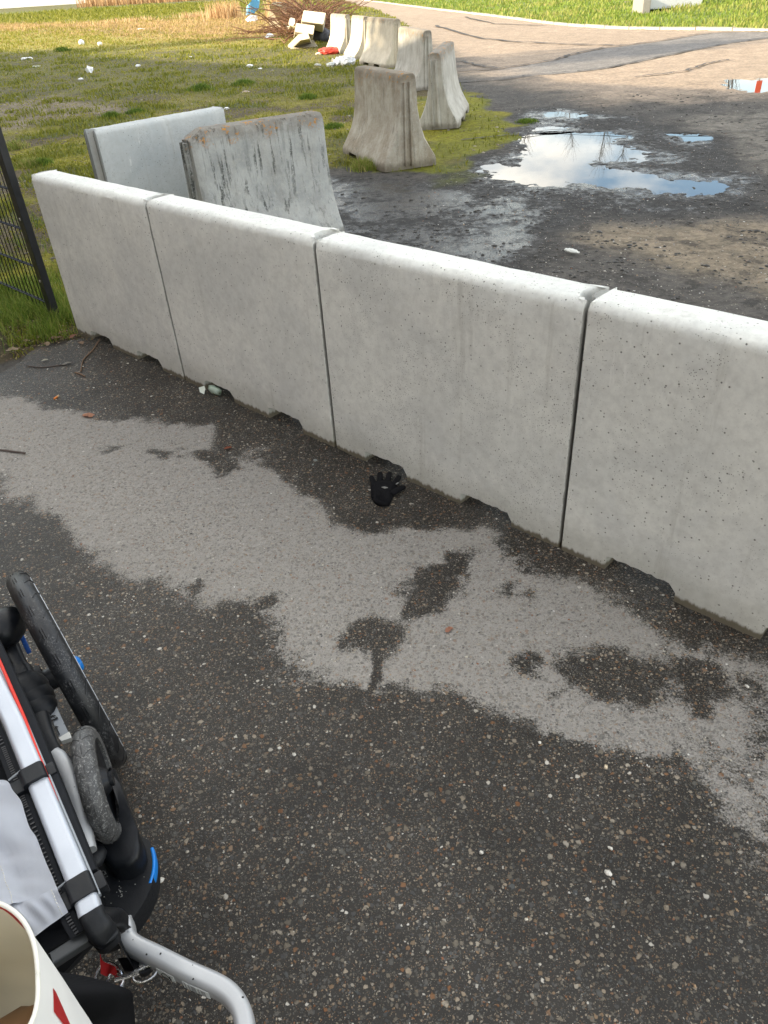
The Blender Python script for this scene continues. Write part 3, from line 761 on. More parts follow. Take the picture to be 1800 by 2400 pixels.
# ------------------------------------------------------------------ small stones and clods
def lumps(name, P, z, s, cols, label, sq=.6, mats=None):
    base = bmesh.new(); bmesh.ops.create_icosphere(base, subdivisions=1, radius=1); bv = np.array([v.co[:] for v in base.verts]); bf = np.array([[v.index for v in f.verts] for f in base.faces]); base.free()
    n = len(P); m = len(bv); a = RNG.uniform(0, 6.28, n); sx = s*RNG.uniform(.7, 1.4, n); sy = s*RNG.uniform(.6, 1.1, n); sz = s*sq*RNG.uniform(.6, 1.1, n)
    V = bv[None]*(1+RNG.uniform(-.18, .18, (n, m, 1))); V = V*np.stack([sx, sy, sz], 1)[:, None]
    c, s_ = np.cos(a)[:, None], np.sin(a)[:, None]; X = V[..., 0]*c-V[..., 1]*s_; Y = V[..., 0]*s_+V[..., 1]*c
    V = np.stack([X+P[:, 0, None], Y+P[:, 1, None], V[..., 2]+z[:, None]], -1)
    Fc = (bf[None]+(np.arange(n)*m)[:, None, None]).reshape(-1, 3); me = npmesh(name, V.reshape(-1, 3), Fc)
    attr_col(me, 'col', np.repeat(cols, m, 0)); mt = N(name+'_mat', .55, .5); mt.col(mt.mix(1, mt.attr('col'), mt.ramp(mt.noise(mt.obj(), 200, 3), [(.3, (.7, .7, .7)), (.7, (1.2, 1.2, 1.2))]), 'MULTIPLY'))
    return tag(link(name, me, mt.m, None, False), label, None, None, 'stuff')


pal = np.array([(.62, .60, .56), (.5, .46, .38), (.3, .2, .11), (.22, .09, .04), (.16, .15, .14), (.10, .10, .10), (.07, .065, .06), (.26, .23, .18), (.36, .33, .28), (.13, .10, .07)])
n = 15000; P = np.stack([RNG.uniform(-1.8, 1.9, n), RNG.uniform(.3, 3.3, n)], 1); t = (P-W0)@WN; P = P[(t < -.004)]; n = len(P)
sz = .0011+.0026*RNG.random(n)**2.5; ci = RNG.choice(len(pal), n, p=[.02, .05, .11, .08, .15, .15, .18, .12, .03, .11])
zz = (fbm(P[:, 0], P[:, 1], 2.2, 3, 9)-.5)*.008+(fbm(P[:, 0], P[:, 1], 30, 3, 19)-.5)*.004
lumps('pavement_grit', P, zz+sz*.0, sz, pal[ci]*RNG.uniform(.8, 1.15, (n, 1)), 'coarse coloured grit bedded in the asphalt', .45)
n = 11000; a = np.radians(RNG.uniform(-6, 36, n)); r = 2.6*np.exp(RNG.uniform(0, math.log(12/2.6), n)); P = np.stack([r*np.sin(a), r*np.cos(a)], 1); t = (P-W0)@WN
k = (t > .25) & (sdist(P, FIELD) > .1); P = P[k]; r = r[k]; cl = fbm(P[:, 0], P[:, 1], 3.2, 4, 71); k = cl > .5; P = P[k]; r = r[k]; n = len(P)
lumps('mud_clods', P, ground_fields(P)[0], .003+.014*RNG.random(n)**3*(1+r*.05), np.tile([.028, .025, .02], (n, 1))*RNG.uniform(.6, 1.6, (n, 1)), 'dark mud clods scattered over the wet yard', .55)
n = 5000; a = np.radians(RNG.uniform(4, 36, n)); r = 3*np.exp(RNG.uniform(0, math.log(16/3), n)); P = np.stack([r*np.sin(a), r*np.cos(a)], 1); k = sdist(P, FIELD) > .1; P = P[k]; r = r[k]; n = len(P)
lumps('yard_gravel', P, ground_fields(P)[0], .0025+.005*RNG.random(n)**2, pal[RNG.integers(0, 9, n)], 'pale gravel bits scattered over the yard', .5)
n = 5000; a = np.radians(RNG.uniform(-26, 10, n)); r = 4.2*np.exp(RNG.uniform(0, math.log(18/4.2), n)); P = np.stack([r*np.sin(a), r*np.cos(a)], 1); k = (sdist(P, FIELD) < 0) & (fbm(P[:, 0], P[:, 1], 1.7, 4, 73) > .5); P = P[k]; r = r[k]; n = len(P)
lumps('field_rubble', P, ground_fields(P)[0], (.004+.016*RNG.random(n)**3)*(1+r*.03), np.array([[.34, .30, .24], [.09, .07, .045], [.16, .12, .08], [.07, .055, .035]])[RNG.integers(0, 4, n)], 'pebbles and earth crumbs between the moss and grass', .5)


# ------------------------------------------------------------------ concrete barriers of the near wall
def wall_barrier(L_=.990, W_=.142, H_=.79, notches=((.155, .365), (.605, .81)), seed=0):
    rr = random.Random(seed); c = .004; m = W_/2; R1 = .040; R2 = .053

    def arc(cx, cy, rx, ry, a0, a1, n):
        return [(cx+rx*math.cos(math.radians(a0+(a1-a0)*k/n)), cy+ry*math.sin(math.radians(a0+(a1-a0)*k/n))) for k in range(n+1)]
    pl = []
    pl += [(c, 0)]+[(c+(L_-2*c)*k/24, 0) for k in range(1, 24)]+[(L_-c, 0), (L_, c), (L_, m-R2)]
    pl += arc(L_, m, .042, R2, 270, 90, 10)[1:-1]
    pl += [(L_, m+R2), (L_, W_-c), (L_-c, W_)]+[(L_-c-(L_-2*c)*k/12, W_) for k in range(1, 12)]+[(c, W_), (0, W_-c), (0, m+R1)]
    pl += arc(0, m, .024, R1, 90, 270, 10)[1:-1]+[(0, m-R1), (0, c)]
    pl = [Vector((x, y)) for x, y in pl]; n = len(pl)
    nr = []
    for i in range(n):
        e1 = (pl[i]-pl[i-1]).normalized(); e2 = (pl[(i+1) % n]-pl[i]).normalized(); v = (Vector((-e1.y, e1.x))+Vector((-e2.y, e2.x)))
        nr.append(v.normalized())
    kf = [.22 if (p.x < .001 or p.x > L_-c+.001 and .012 < p.y < W_-.012 or p.x < 0 or (p.x > L_-.06 and .015 < p.y < W_-.015)) else 1 for p in pl]
    lv = [(-.03, 0), (.10, 0), (.3, 0), (.5, 0), (H_-.10, 0)]
    r = .030
    for k in range(6): a = math.radians(90*k/5); lv.append((H_-r+r*math.sin(a), r*(1-math.cos(a))))
    bm = bmesh.new(); rings = []
    for z, ins in lv:
        jt = .0016 if z > H_-.12 else .0006
        rings.append([bm.verts.new((pl[i].x+nr[i].x*(ins*kf[i]+rr.uniform(-jt, jt)), pl[i].y+nr[i].y*(ins*kf[i]+rr.uniform(-jt, jt)), z+(rr.uniform(-jt, jt) if z > H_-.12 else 0))) for i in range(n)])
    for a, b in zip(rings[:-1], rings[1:]):
        for i in range(n): bm.faces.new((a[i], a[(i+1) % n], b[(i+1) % n], b[i]))
    bm.faces.new(rings[0][::-1]); f = bm.faces.new(rings[-1])
    bmesh.ops.triangulate(bm, faces=[f]); me = bm_mesh('barrier', bm); o = link('barrier', me, M_NEW)
    # ragged drainage notches along the foot
    cb = bmesh.new()
    for x0, x1 in notches:
        top = []; k = 12
        hgt = .050+rr.uniform(-.006, .006)
        for i in range(k+1):
            f_ = i/k; x = x0+(x1-x0)*f_; zz = hgt*(1-.0*f_)+rr.uniform(-.003, .003)
            if i == 0: zz = hgt-.012+rr.uniform(0, .008)
            if i == k: zz = hgt-.026
            top.append((x+rr.uniform(-.004, .004), zz))
        out = [(x0-.004, -.2)]+top+[(x1+.006, -.2)]
        a = [cb.verts.new((x, -.1, z)) for x, z in out]; b = [cb.verts.new((x+rr.uniform(-.004, .004), .3, z+rr.uniform(-.006, .006))) for x, z in out]; n_ = len(a)
        cb.faces.new(a); cb.faces.new(b[::-1])
        for i in range(n_): cb.faces.new((a[i], b[i], b[(i+1) % n_], a[(i+1) % n_]))
    co = link('cutter', bm_mesh('cutter', cb), None)
    md = o.modifiers.new('cut', 'BOOLEAN'); md.object = co; md.operation = 'DIFFERENCE'; md.solver = 'EXACT'
    dg = bpy.context.evaluated_depsgraph_get(); me2 = bpy.data.meshes.new_from_object(o.evaluated_get(dg)); o.modifiers.clear(); o.data = me2
    bpy.data.objects.remove(co); 
    # waviness of the cast faces
    for p in me2.polygons: p.use_smooth = True
    try: me2.set_sharp_from_angle(angle=math.radians(38))
    except Exception: pass
    return o


WLAB = ['end barrier of the near wall beside the fence post, leftmost in the row', 'near wall barrier second from the fence post, green cup under it', 'middle barrier of the near wall, black glove lying at its foot',
        'near wall barrier right of the glove, its two sides in the picture cut at the right edge', 'near wall barrier beyond the right edge of the picture']
WLAB[3] = 'pale smooth barrier at the right end of the near wall, cut by the picture edge'
for k in range(-1, 3):
    o = wall_barrier(seed=k+5)
    tilt = [0.0, .0, .002, .0][k+1]; off = [0.0, .0, .0015, .0][k+1]
    p = W0+WD*(k+.005)+WN*off
    o.name = 'concrete_barrier'; o.location = (p[0], p[1], [0, .003, -.001, .002][k+1]); o.rotation_euler = (tilt, 0, WA+[0, 0, .002, 0][k+1])
    tag(o, WLAB[k+1], 'concrete barrier', 'pale concrete barriers of the near wall')


# ------------------------------------------------------------------ profiled barriers in the yard
def profile(B, T, H):
    """half profile (n, z) from the foot to the crown"""
    return [(B, 0), (B, .05), (B*.97, .08), (B*.80, .15), (T+(B-T)*.42, .24), (T+(B-T)*.22, .34), (T+(B-T)*.11, .46), (T+(B-T)*.04, .6), (T, H-.06), (T-.006, H-.025), (T-.022, H-.006), (T-.045 if T > .05 else T*.5, H)]


def jersey(name, L_, B, T, H, m, seed=0, tongue=True, notch=True, chips=.4, near_slope=0, wob=.004):
    """x = length 0..L, y = across, z = up"""
    rr = random.Random(seed); hp = profile(B, T, H); pr = [(-n, z) for n, z in hp]+[(n, z) for n, z in hp[::-1]]
    ns = 40; bm = bmesh.new(); rings = []; ns_ = [k/ns for k in range(ns+1)]
    for f in ns_:
        x = L_*f; ed = min(x, L_-x); ins = .012*max(0, 1-ed/.02)
        ring = []
        for n, z in pr:
            w = (vn(x*9+seed*3.1, z*9+(5 if n > 0 else 0))-.5)*wob*2
            zz = z
            if z == 0 and notch and (.22*L_ < x < .42*L_ or .62*L_ < x < .82*L_): zz = .055+rr.uniform(-.006, .006)
            if z >= H-.03 and near_slope and x < near_slope: zz = z-(near_slope-x)*.45
            s = 1-ins/max(abs(n), .05) if abs(n) > .02 else 1
            if ed < .03 and rr.random() < chips*.3: s *= rr.uniform(.9, .99)
            ring.append(bm.verts.new((x, n*s+(w if n > 0 else -w), zz-(ins*.6 if z > H-.03 else 0))))
        rings.append(ring)
    k = len(pr)
    for a, b in zip(rings[:-1], rings[1:]):
        for i in range(k): bm.faces.new((a[i], a[(i+1) % k], b[(i+1) % k], b[i]))
    for ring, nx in ((rings[0], -1), (rings[-1], 1)):
        # end caps as strips between the two flanks
        h = k//2
        for i in range(h-1):
            try: bm.faces.new((ring[i], ring[i+1], ring[k-2-i], ring[k-1-i]) if nx > 0 else (ring[k-1-i], ring[k-2-i], ring[i+1], ring[i]))
            except ValueError: pass
    if tongue:   # upright key ribs with a groove between, on each end
        for x0, sg in ((0, -1), (L_, 1)):
            for y0, hw in ((-.012, .018), (.055 if T < .09 else .05, .010)):
                q = [(y0-hw, 0), (y0+hw, 0), (y0+hw*.6, sg*.028), (y0-hw*.6, sg*.028)]
                lo = [bm.verts.new((x0+e, y, .03)) for y, e in q]; hi = [bm.verts.new((x0+e, y*.8, H-.07)) for y, e in q]
                for i in range(4): bm.faces.new((lo[i], lo[(i+1) % 4], hi[(i+1) % 4], hi[i]))
                bm.faces.new(hi); bm.faces.new(lo[::-1])
    me = bm_mesh(name, bm); o = link(name, me, m, None, True)
    try: me.set_sharp_from_angle(angle=math.radians(35))
    except Exception: pass
    return o


def vn(x, y): return float(vnoise(np.array([x]), np.array([y]), 3)[0])


def put(o, x, y, yaw, t1=0, t2=0, z=0):
    zz = Vector((t1, t2, 1)).normalized(); d = Vector((math.cos(yaw), math.sin(yaw), 0)); d = (d-zz*d.dot(zz)).normalized(); m = zz.cross(d)
    o.matrix_world = Matrix(((d.x, m.x, zz.x, x), (d.y, m.y, zz.y, y), (d.z, m.z, zz.z, z), (0, 0, 0, 1)))


o = jersey('concrete_barrier', 1.12, .275, .085, .775, M_OLD_BROWN, 3, chips=1.0); put(o, .455, 7.5, 1.934, -.003, .008); tag(o, 'brown weathered flared barrier standing alone at the edge of the mud', 'concrete barrier', 'old flared barriers')
o = jersey('concrete_barrier', 1.05, .235, .078, .765, M_OLD_GREY, 5); put(o, .909, 9.528, 1.319, -.05, -.02); tag(o, 'grey flared barrier with its end face to the camera, right behind the brown one', 'concrete barrier', 'old flared barriers')
o = jersey('concrete_barrier', 1.05, .26, .08, .787, M_OLD_GREY, 6); put(o, 1.1, 13.06, 1.877, -.008, -.023); tag(o, 'grey flared barrier with vertical streaks, showing directly behind the brown one', 'concrete barrier', 'old flared barriers')
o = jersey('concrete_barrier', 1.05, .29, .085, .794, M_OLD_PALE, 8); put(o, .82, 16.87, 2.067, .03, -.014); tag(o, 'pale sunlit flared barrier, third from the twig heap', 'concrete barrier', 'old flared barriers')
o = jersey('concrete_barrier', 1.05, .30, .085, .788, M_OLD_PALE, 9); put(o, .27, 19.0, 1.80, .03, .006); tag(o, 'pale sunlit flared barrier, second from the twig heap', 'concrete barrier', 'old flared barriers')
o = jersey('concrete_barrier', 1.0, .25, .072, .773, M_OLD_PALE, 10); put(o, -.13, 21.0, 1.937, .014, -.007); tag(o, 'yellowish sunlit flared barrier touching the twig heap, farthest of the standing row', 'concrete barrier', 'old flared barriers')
o = jersey('concrete_barrier', .93, .25, .085, .775, M_OLD_BLACK, 12, near_slope=.10); put(o, -1.07, 5.08, math.radians(31), 0, 0); tag(o, 'flared barrier with black algae streaks and orange lichen corner behind the near wall', 'concrete barrier', 'old flared barriers')
OLDB = o
o = wall_barrier(L_=1.0, seed=31); o.name = 'concrete_barrier'; o.data.materials.clear(); o.data.materials.append(M_NEW2)
o.location = (-1.03, 5.97, 0); o.rotation_euler = (0, 0, math.radians(44.5+180)); NEW2 = o
tag(o, 'bluish grey smooth barrier standing square to the near wall, behind its left end', 'concrete barrier')

# ------------------------------------------------------------------ unseen hall added to shade the near part of the yard (behind and left of the camera)
M_BRICK = simple('red_brick_wall', (.28, .12, .08), .9, var=.3, sc=8); M_ROOF = simple('dark_roof', (.06, .06, .065), .8); M_GLASS = simple('window_glass', (.03, .035, .04), .1, bump=0); M_FRAME = simple('white_frame', (.7, .7, .68), .6)
EA = np.array([-33.5, 27.0]); EB = np.array([-1.5, -9.2]); ED = (EB-EA)/np.linalg.norm(EB-EA); EN = np.array([-ED[1], ED[0]])      # facade runs EA -> EB, EN faces the yard
if EN[0] < 0: EN = -EN
hall = empty('added_shade_hall', (*EA, 0), 'unseen flat roofed brick hall added to cast shade, behind and left of the viewpoint', 'building')
Lh = float(np.linalg.norm(EB-EA)); c = (EA+EB)/2-EN*5; d3 = Vector((*ED, 0)); n3 = Vector((*EN, 0))
link('wall', bm_mesh('wall', box((*c, 3.9), d3*Lh/2, n3*5, Vector((0, 0, 3.9)))), M_BRICK, hall)
link('roof', bm_mesh('roof', box((*c, 7.9), d3*(Lh/2+.3), n3*5.3, Vector((0, 0, .1)))), M_ROOF, hall)
for k in range(11):
    for lv in (1.9, 5.3):
        p = EA+ED*(Lh*(k+.5)/11)+EN*.003
        w = link('window', bm_mesh('window', box((*p, lv), d3*.75, n3*.04, Vector((0, 0, .8)))), M_FRAME, hall)
        link('pane', bm_mesh('pane', box((*(p+EN*.045), lv), d3*.66, n3*.008, Vector((0, 0, .71)))), M_GLASS, w)


def tree(name, x, y, h, label, leafy=0, seed=0, spread=.35, th=.09, group=None, cat='tree', m=None, nb=26):
    rr = random.Random(seed); root = empty(name, (x, y, 0), label, cat, group); bm = bmesh.new(); lp = []
    m = m or M_BARK

    def branch(p, d, L_, r, lev):
        pts = [p]; rs = [r]; q = p.copy(); dd = d.copy(); k = 5
        for i in range(k):
            dd = (dd+Vector((rr.uniform(-.16, .16), rr.uniform(-.16, .16), rr.uniform(-.02, .12)))).normalized(); q = q+dd*L_/k; pts.append(q.copy()); rs.append(max(.003, r*(1-.85*(i+1)/k)))
        sweep(pts, circ(1, 5 if lev else 8), bm=bm, scale=rs)
        for i in range(1, k+1): lp.append(pts[i])
        return pts
    tr = branch(Vector((x, y, -.1)), Vector((0, 0, 1)), h, th, 0)
    for b in range(nb):
        f = rr.uniform(.25, 1)**.8; i = min(4, int(f*5)); p = tr[i].lerp(tr[i+1], f*5-i if f < 1 else 1); a = rr.uniform(0, 6.28)
        dd = Vector((math.cos(a)*spread, math.sin(a)*spread, .8)).normalized(); bp_ = branch(p, dd, h*(1.05-f)*.5, th*.3*(1.1-f)+.006, 1)
        for c_ in range(4):
            j = rr.randint(1, 4); a = rr.uniform(0, 6.28); branch(bp_[j], Vector((math.cos(a)*.6, math.sin(a)*.6, .8)).normalized(), h*.12, .007, 2)
    link('trunk', bm_mesh('trunk', bm), m, root)
    if leafy:
        P = np.array([lp[rr.randrange(len(lp))][:] for _ in range(leafy)])+RNG.normal(0, .28, (leafy, 3)); V = P[:, None]+RNG.normal(0, .13, (leafy, 3, 3))
        me = npmesh('crown', V.reshape(-1, 3), np.arange(leafy*3).reshape(-1, 3)); attr_f(me, 'tone', np.repeat(RNG.uniform(0, .6, leafy), 3)); link('crown', me, M_GRASS, root)
    return root


M_BARK = simple('bark', (.10, .085, .07), .9, var=.4, sc=20)
for k, (x, y, h) in enumerate([(12.5, 55, 10.2), (14.2, 58, 10.8), (15.8, 54, 10.9), (17.6, 57, 9.8), (19.2, 55, 11.0), (21.2, 58, 10.4), (23.0, 54, 10.0), (10.6, 60, 10.6), (25.5, 58, 11.2)]):
    tree('bare_tree', x, y, h-1.5, ['slender bare tree beyond the bank, second from the left of the tree row', 'third slender bare tree from the left beyond the bank', 'fourth slender bare tree from the left beyond the bank', 'middle slender bare tree of the row beyond the bank', 'tallest looking bare tree right of the middle one beyond the bank', 'third slender bare tree from the right beyond the bank', 'second slender bare tree from the right beyond the bank', 'slender bare tree at the left end of the row beyond the bank', 'slender bare tree at the right end of the row beyond the bank'][k], 0, 40+k, .3, .08, 'bare trees mirrored in the puddle')
for k, (f, o_) in enumerate([(.12, 2.5), (.42, 2.2), (.66, 2.8), (.84, 2.4)]):
    p = EA+ED*Lh*f+EN*o_; tree('leafy_tree', p[0], p[1], 9.3, ['ivy covered tree at the far end of the brick hall', 'ivy covered tree before the middle of the brick hall', 'ivy covered tree right of the middle of the brick hall', 'ivy covered tree nearest the near end of the brick hall'][k], 4000, 60+k, .9, .14, 'trees in front of the brick hall')

sg = empty('sign_post', (21.0, 43.9, 0), 'orange red sign on a grey pole beyond the bank, mirrored in the right puddle', 'sign')
link('pole', bm_mesh('pole', sweep([Vector((21.0, 43.9, -.1)), Vector((21.0, 43.9, 4.7))], circ(.04, 10))), simple('galvanised_pole', (.3, .31, .32), .5), sg)
link('sign_panel', bm_mesh('sign_panel', box((21.0, 43.84, 4.25), (.15, 0, 0), (0, .012, 0), (0, 0, .30), .005)), simple('orange_red_sign', (.75, .10, .03), .5, var=.05), sg)

# far background on the left
M_WHITEWALL = simple('white_render', (.72, .72, .70), .8, var=.05)
wb = empty('white_warehouse', (-52, 150, 0), 'long white warehouse far off at the top left', 'building')
link('wall', bm_mesh('wall', box((-85, 190, 3.5), (46, 0, 0), (0, 8, 0), (0, 0, 3.6))), M_WHITEWALL, wb); link('roof', bm_mesh('roof', box((-85, 190, 7.3), (46.5, 0, 0), (0, 8.5, 0), (0, 0, .2))), M_ROOF, wb)
n = 3000; xs_ = RNG.uniform(-38, -9, n); ys_ = 122+RNG.uniform(-4, 5, n)+(xs_+3)*-.2; P = np.stack([xs_, ys_], 1)
blades('reed_bed', P, np.zeros(n), RNG.uniform(.3, 1.5, n), .12, RNG.uniform(0, .6, n), M_STRAW, 'brown reeds along the far edge of the field', .3)
# dry reeds near the twig heap
for cpx, n, hh, spr, lab in [((530, 44), 520, .95, 1.0, 'stand of dry straw coloured reeds left of the blue rag'), ((455, 42), 260, .4, 1.2, 'thin dry reeds at the left of the straw stand'), ((665, 46), 500, 1.5, .6, 'tall pale reeds right of the blue rag'), ((300, 52), 350, .3, 2.2, 'low dry stalks in the sunlit part of the field')]:
    c = at(*cpx); P = np.array([c.x, c.y])+RNG.normal(0, spr*.5, (n, 2)); blades('dry_reeds', P, np.zeros(n), hh*RNG.uniform(.35, 1, n), .035, RNG.uniform(.1, 1, n), M_STRAW, lab, .35, None, 'reeds', 'dry reeds in the field')

# twig heap
tw = at(735, 92); bm = bmesh.new(); rr = random.Random(5)
for k in range(300):
    a = rr.uniform(0, 6.28); p = tw+Vector((rr.gauss(0, .42), rr.gauss(.5, .9), rr.uniform(0, .6))); d = Vector((math.cos(a), math.sin(a)*.8, rr.uniform(.1, 1.1))).normalized(); L_ = rr.uniform(.8, 2.0)
    pts = [p+d*L_*f+Vector((0, 0, -.45*f*f*L_*.6))+Vector((rr.gauss(0, .03), rr.gauss(0, .03), rr.gauss(0, .03))) for f in (0, .25, .5, .75, 1)]
    sweep(pts, circ(.017, 4), bm=bm, scale=[1, .8, .6, .5, .3])
o = link('twig_heap', bm_mesh('twig_heap', bm), M_TWIG); tag(o, 'heap of bare reddish twigs left of the sunlit barriers', 'brushwood', None, 'stuff')
tw2 = at(630, 78); bm = bmesh.new()
for k in range(60):
    a = rr.uniform(-.3, .5)+(math.pi if rr.random() < .5 else 0); p = tw2+Vector((rr.gauss(0, .5), rr.gauss(0, .15), .03)); d = Vector((math.cos(a), math.sin(a), rr.uniform(.02, .5))).normalized(); L_ = rr.uniform(.3, 1.0)
    sweep([p, p+d*L_*.5, p+d*L_+Vector((0, 0, -.05))], circ(.012, 4), bm=bm, scale=[1, .8, .4])
o = link('branch_pile', bm_mesh('branch_pile', bm), M_TWIG); tag(o, 'low pile of dark branches in front of the twig heap', 'brushwood', None, 'stuff')

# toppled slabs by the twig heap
M_SLAB = simple('pale_broken_concrete', (.56, .50, .38), .9, var=.2, sc=10)


def slab(name, pts, z0, th, lab, cat, m=M_SLAB, grp=None):
    q = [Vector((*at(*p[:2], p[2])[:2], p[2])) for p in pts]; nrm = (q[1]-q[0]).cross(q[2]-q[0]).normalized()
    if nrm.z < 0: nrm = -nrm
    bm = bmesh.new(); a = [bm.verts.new(p) for p in q]; b = [bm.verts.new(p-nrm*th) for p in q]; bm.faces.new(a); bm.faces.new(b[::-1])
    for i in range(len(a)): bm.faces.new((a[i], a[(i+1) % len(a)], b[(i+1) % len(a)], b[i]))
    bmesh.ops.bevel(bm, geom=bm.edges[:], offset=.015, segments=1, affect='EDGES')
    o = link(name, bm_mesh(name, bm), m); return tag(o, lab, cat, grp)


slab('concrete_slab', [(674, 106, .05), (728, 90, .16), (722, 76, .42), (700, 80, .36)], 0, .14, 'pale toppled concrete slab with a dark slot, in front of the twigs', 'concrete slab')
slab('concrete_slab', [(680, 112, .02), (745, 108, .03), (735, 93, .12), (728, 92, .14)], 0, .10, 'lower half of the toppled slab lying on the ground', 'concrete slab')
slab('concrete_slab', [(670, 66, .08), (690, 68, .05), (692, 44, .62), (680, 40, .66)], 0, .2, 'small leaning concrete block at the left of the twig heap', 'concrete slab')
slab('concrete_slab', [(690, 76, .06), (735, 84, .03), (738, 60, .55), (694, 54, .60)], 0, .2, 'larger leaning concrete block behind the toppled slab', 'concrete slab')
slab('concrete_slab', [(640, 62, .05), (676, 68, .05), (672, 6, .9), (642, 4, .95)], 0, .2, 'tall pale concrete piece leaning among reeds at the left of the heap', 'concrete slab')
slab('concrete_slab', [(706, 66, .05), (760, 74, .05), (764, 30, .8), (712, 24, .85)], 0, .25, 'upright pale concrete piece behind the twigs', 'concrete slab')
bm = blob(at(754, 98)+Vector((0, 0, .16)), .27, 3, .16, (1, .7, .75), 3); o = link('rubbish_sack', bm_mesh('rubbish_sack', bm), simple('dark_grey_sack', (.07, .07, .085), .5, sc=20, bump=.5, bd=.03), None, True); tag(o, 'crumpled dark grey rubbish sack under the twigs beside the barriers', 'rubbish sack')
# blue rag
bp0 = at(595, 36); bm = bmesh.new(); bmesh.ops.create_grid(bm, x_segments=8, y_segments=8, size=.5)
for v in bm.verts: x, y = v.co.x, v.co.y; v.co = bp0+Vector((x*.75+.15*y, .15*math.sin(5*x)+y*.1, .40+y*.6+x*.3+.06*math.sin(9*x+4*y)))
bmesh.ops.solidify(bm, geom=bm.faces[:], thickness=.02)
o = link('blue_rag', bm_mesh('blue_rag', bm), simple('blue_plastic_sheet', (.10, .34, .55), .6, var=.3, sc=5), None, True); tag(o, 'blue plastic rag caught in the dry reeds', 'rag')

# grey box on the bank
cb = at(1580, 17, .22); box_root = empty('metal_cabinet', tuple(cb), 'low pale grey cabinet on the grass bank at the top edge', 'cabinet')
link('body', bm_mesh('body', box(cb+Vector((0, .4, .35)), (.85, 0, 0), (0, .4, 0), (0, 0, .37), .02)), simple('pale_grey_paint', (.55, .57, .58), .5, var=.08), box_root)
link('base', bm_mesh('base', box(cb+Vector((-.95, .2, .02)), (.12, 0, 0), (0, .5, 0), (0, 0, .3), .02)), simple('weathered_post', (.30, .28, .25), .8), box_root)


# ------------------------------------------------------------------ litter
def scrap(name, px, py, r, lab, cat, m=None, sq=(1, .7, .4), seed=0, jit=.25, grp=None, sub=2):
    c = at(px, py); c.z = gz(c.x, c.y) if c.y > 4.4 else 0; r *= .82
    bm = blob(c+Vector((0, 0, r*sq[2]*.55)), r, sub, jit, sq, seed); o = link(name, bm_mesh(name, bm), m or M_TISSUE); return tag(o, lab, cat, grp)


scrap('paper_ball', 192, 104, .13, 'larger round white ball of paper in the sunlit grass', 'paper ball', sq=(1, 1, 1), seed=1, jit=.08)
scrap('paper_ball', 235, 107, .10, 'smaller white ball of paper right of the larger one', 'paper ball', sq=(1, 1, .9), seed=2, jit=.1)
scrap('litter_scrap', 212, 172, .13, 'crumpled white scrap in the middle of the shaded grass', 'litter', seed=3, sq=(.7, .7, .8), jit=.4)
scrap('litter_scrap', 62, 139, .16, 'flat white scrap in the grass near the left edge', 'litter', seed=4, sq=(1.2, .5, .3), jit=.4)
scrap('litter_scrap', 84, 156, .13, 'grey strip of litter below the flat white scrap', 'litter', seed=5, sq=(1.1, .4, .2), jit=.3)
scrap('litter_scrap', 190, 188, .07, 'pale pebble like scrap beside the crumpled one', 'litter', seed=6)
scrap('litter_scrap', 324, 157, .08, 'small pale square scrap in the middle of the field', 'litter', seed=7, sq=(1, .8, .5))
scrap('litter_scrap', 448, 136, .07, 'tiny white scrap above the pair of dark tufts', 'litter', seed=8)
scrap('litter_scrap', 585, 157, .10, 'white scrap between the right tuft and the twig pile', 'litter', seed=9, sq=(1, .8, .5))
scrap('litter_scrap', 633, 88, .20, 'white plastic scrap left of the toppled slab', 'litter', seed=10, sq=(1, .7, .4), jit=.45)
scrap('litter_scrap', 592, 50, .35, 'white rubbish lying under the blue rag', 'litter', seed=11, sq=(1, .7, .5), jit=.4)
scrap('litter_scrap', 330, 70, .18, 'white scrap in the orange dry grass', 'litter', seed=12, sq=(1.2, .6, .3))
scrap('litter_scrap', 610, 163, .05, 'speck of white litter right of the field scrap', 'litter', seed=13)
scrap('litter_scrap', 577, 218, .06, 'thin pinkish white scrap below the right tuft', 'litter', simple('pinkish_scrap', (.6, .48, .44), .7), seed=14, sq=(1.3, .4, .3))
scrap('litter_scrap', 532, 256, .035, 'white scrap at the right shoulder of the bluish barrier', 'litter', seed=15, sq=(1.4, .8, .7))
bm = blob(at(808, 154)+Vector((0, 0, .07)), .20, 3, .10, (1.15, .8, .5), 21)
for v in bm.verts: v.co.z += .035*math.sin(v.co.x*45)*math.cos(v.co.y*38)
o = link('plastic_bag', bm_mesh('plastic_bag', bm), simple('white_plastic_bag', (.72, .75, .80), .45, var=.15, sc=14, bump=.6, bd=.03)); tag(o, 'crumpled white plastic bag behind the brown barrier', 'plastic bag')
scrap('plastic_scrap', 776, 156, .11, 'small rounded white scrap left of the crumpled bag', 'litter', simple('greyish_plastic', (.55, .58, .55), .5), (1, .7, .6), 22, .12)
scrap('plastic_scrap', 745, 156, .09, 'greyish scrap farther left of the crumpled bag', 'litter', simple('grey_paper', (.42, .42, .38), .7), (1, .6, .4), 23)
scrap('plastic_scrap', 780, 144, .06, 'thin upright scrap above the small rounded one', 'litter', simple('grey_paper2', (.45, .45, .40), .7), (.5, .5, .8), 24)
bm = blob(at(772, 127)+Vector((0, 0, .06)), .24, 3, .13, (1.1, .7, .38), 25); o = link('red_packet', bm_mesh('red_packet', bm), simple('red_wrapper', (.70, .06, .035), .5, var=.5, sc=9)); tag(o, 'red and white wrapper at the foot of the sunlit barriers', 'wrapper')
scrap('red_packet', 748, 129, .09, 'pale end of packaging touching the red wrapper', 'wrapper', simple('cream_wrapper', (.7, .6, .45), .6), (1.2, .6, .4), 26)

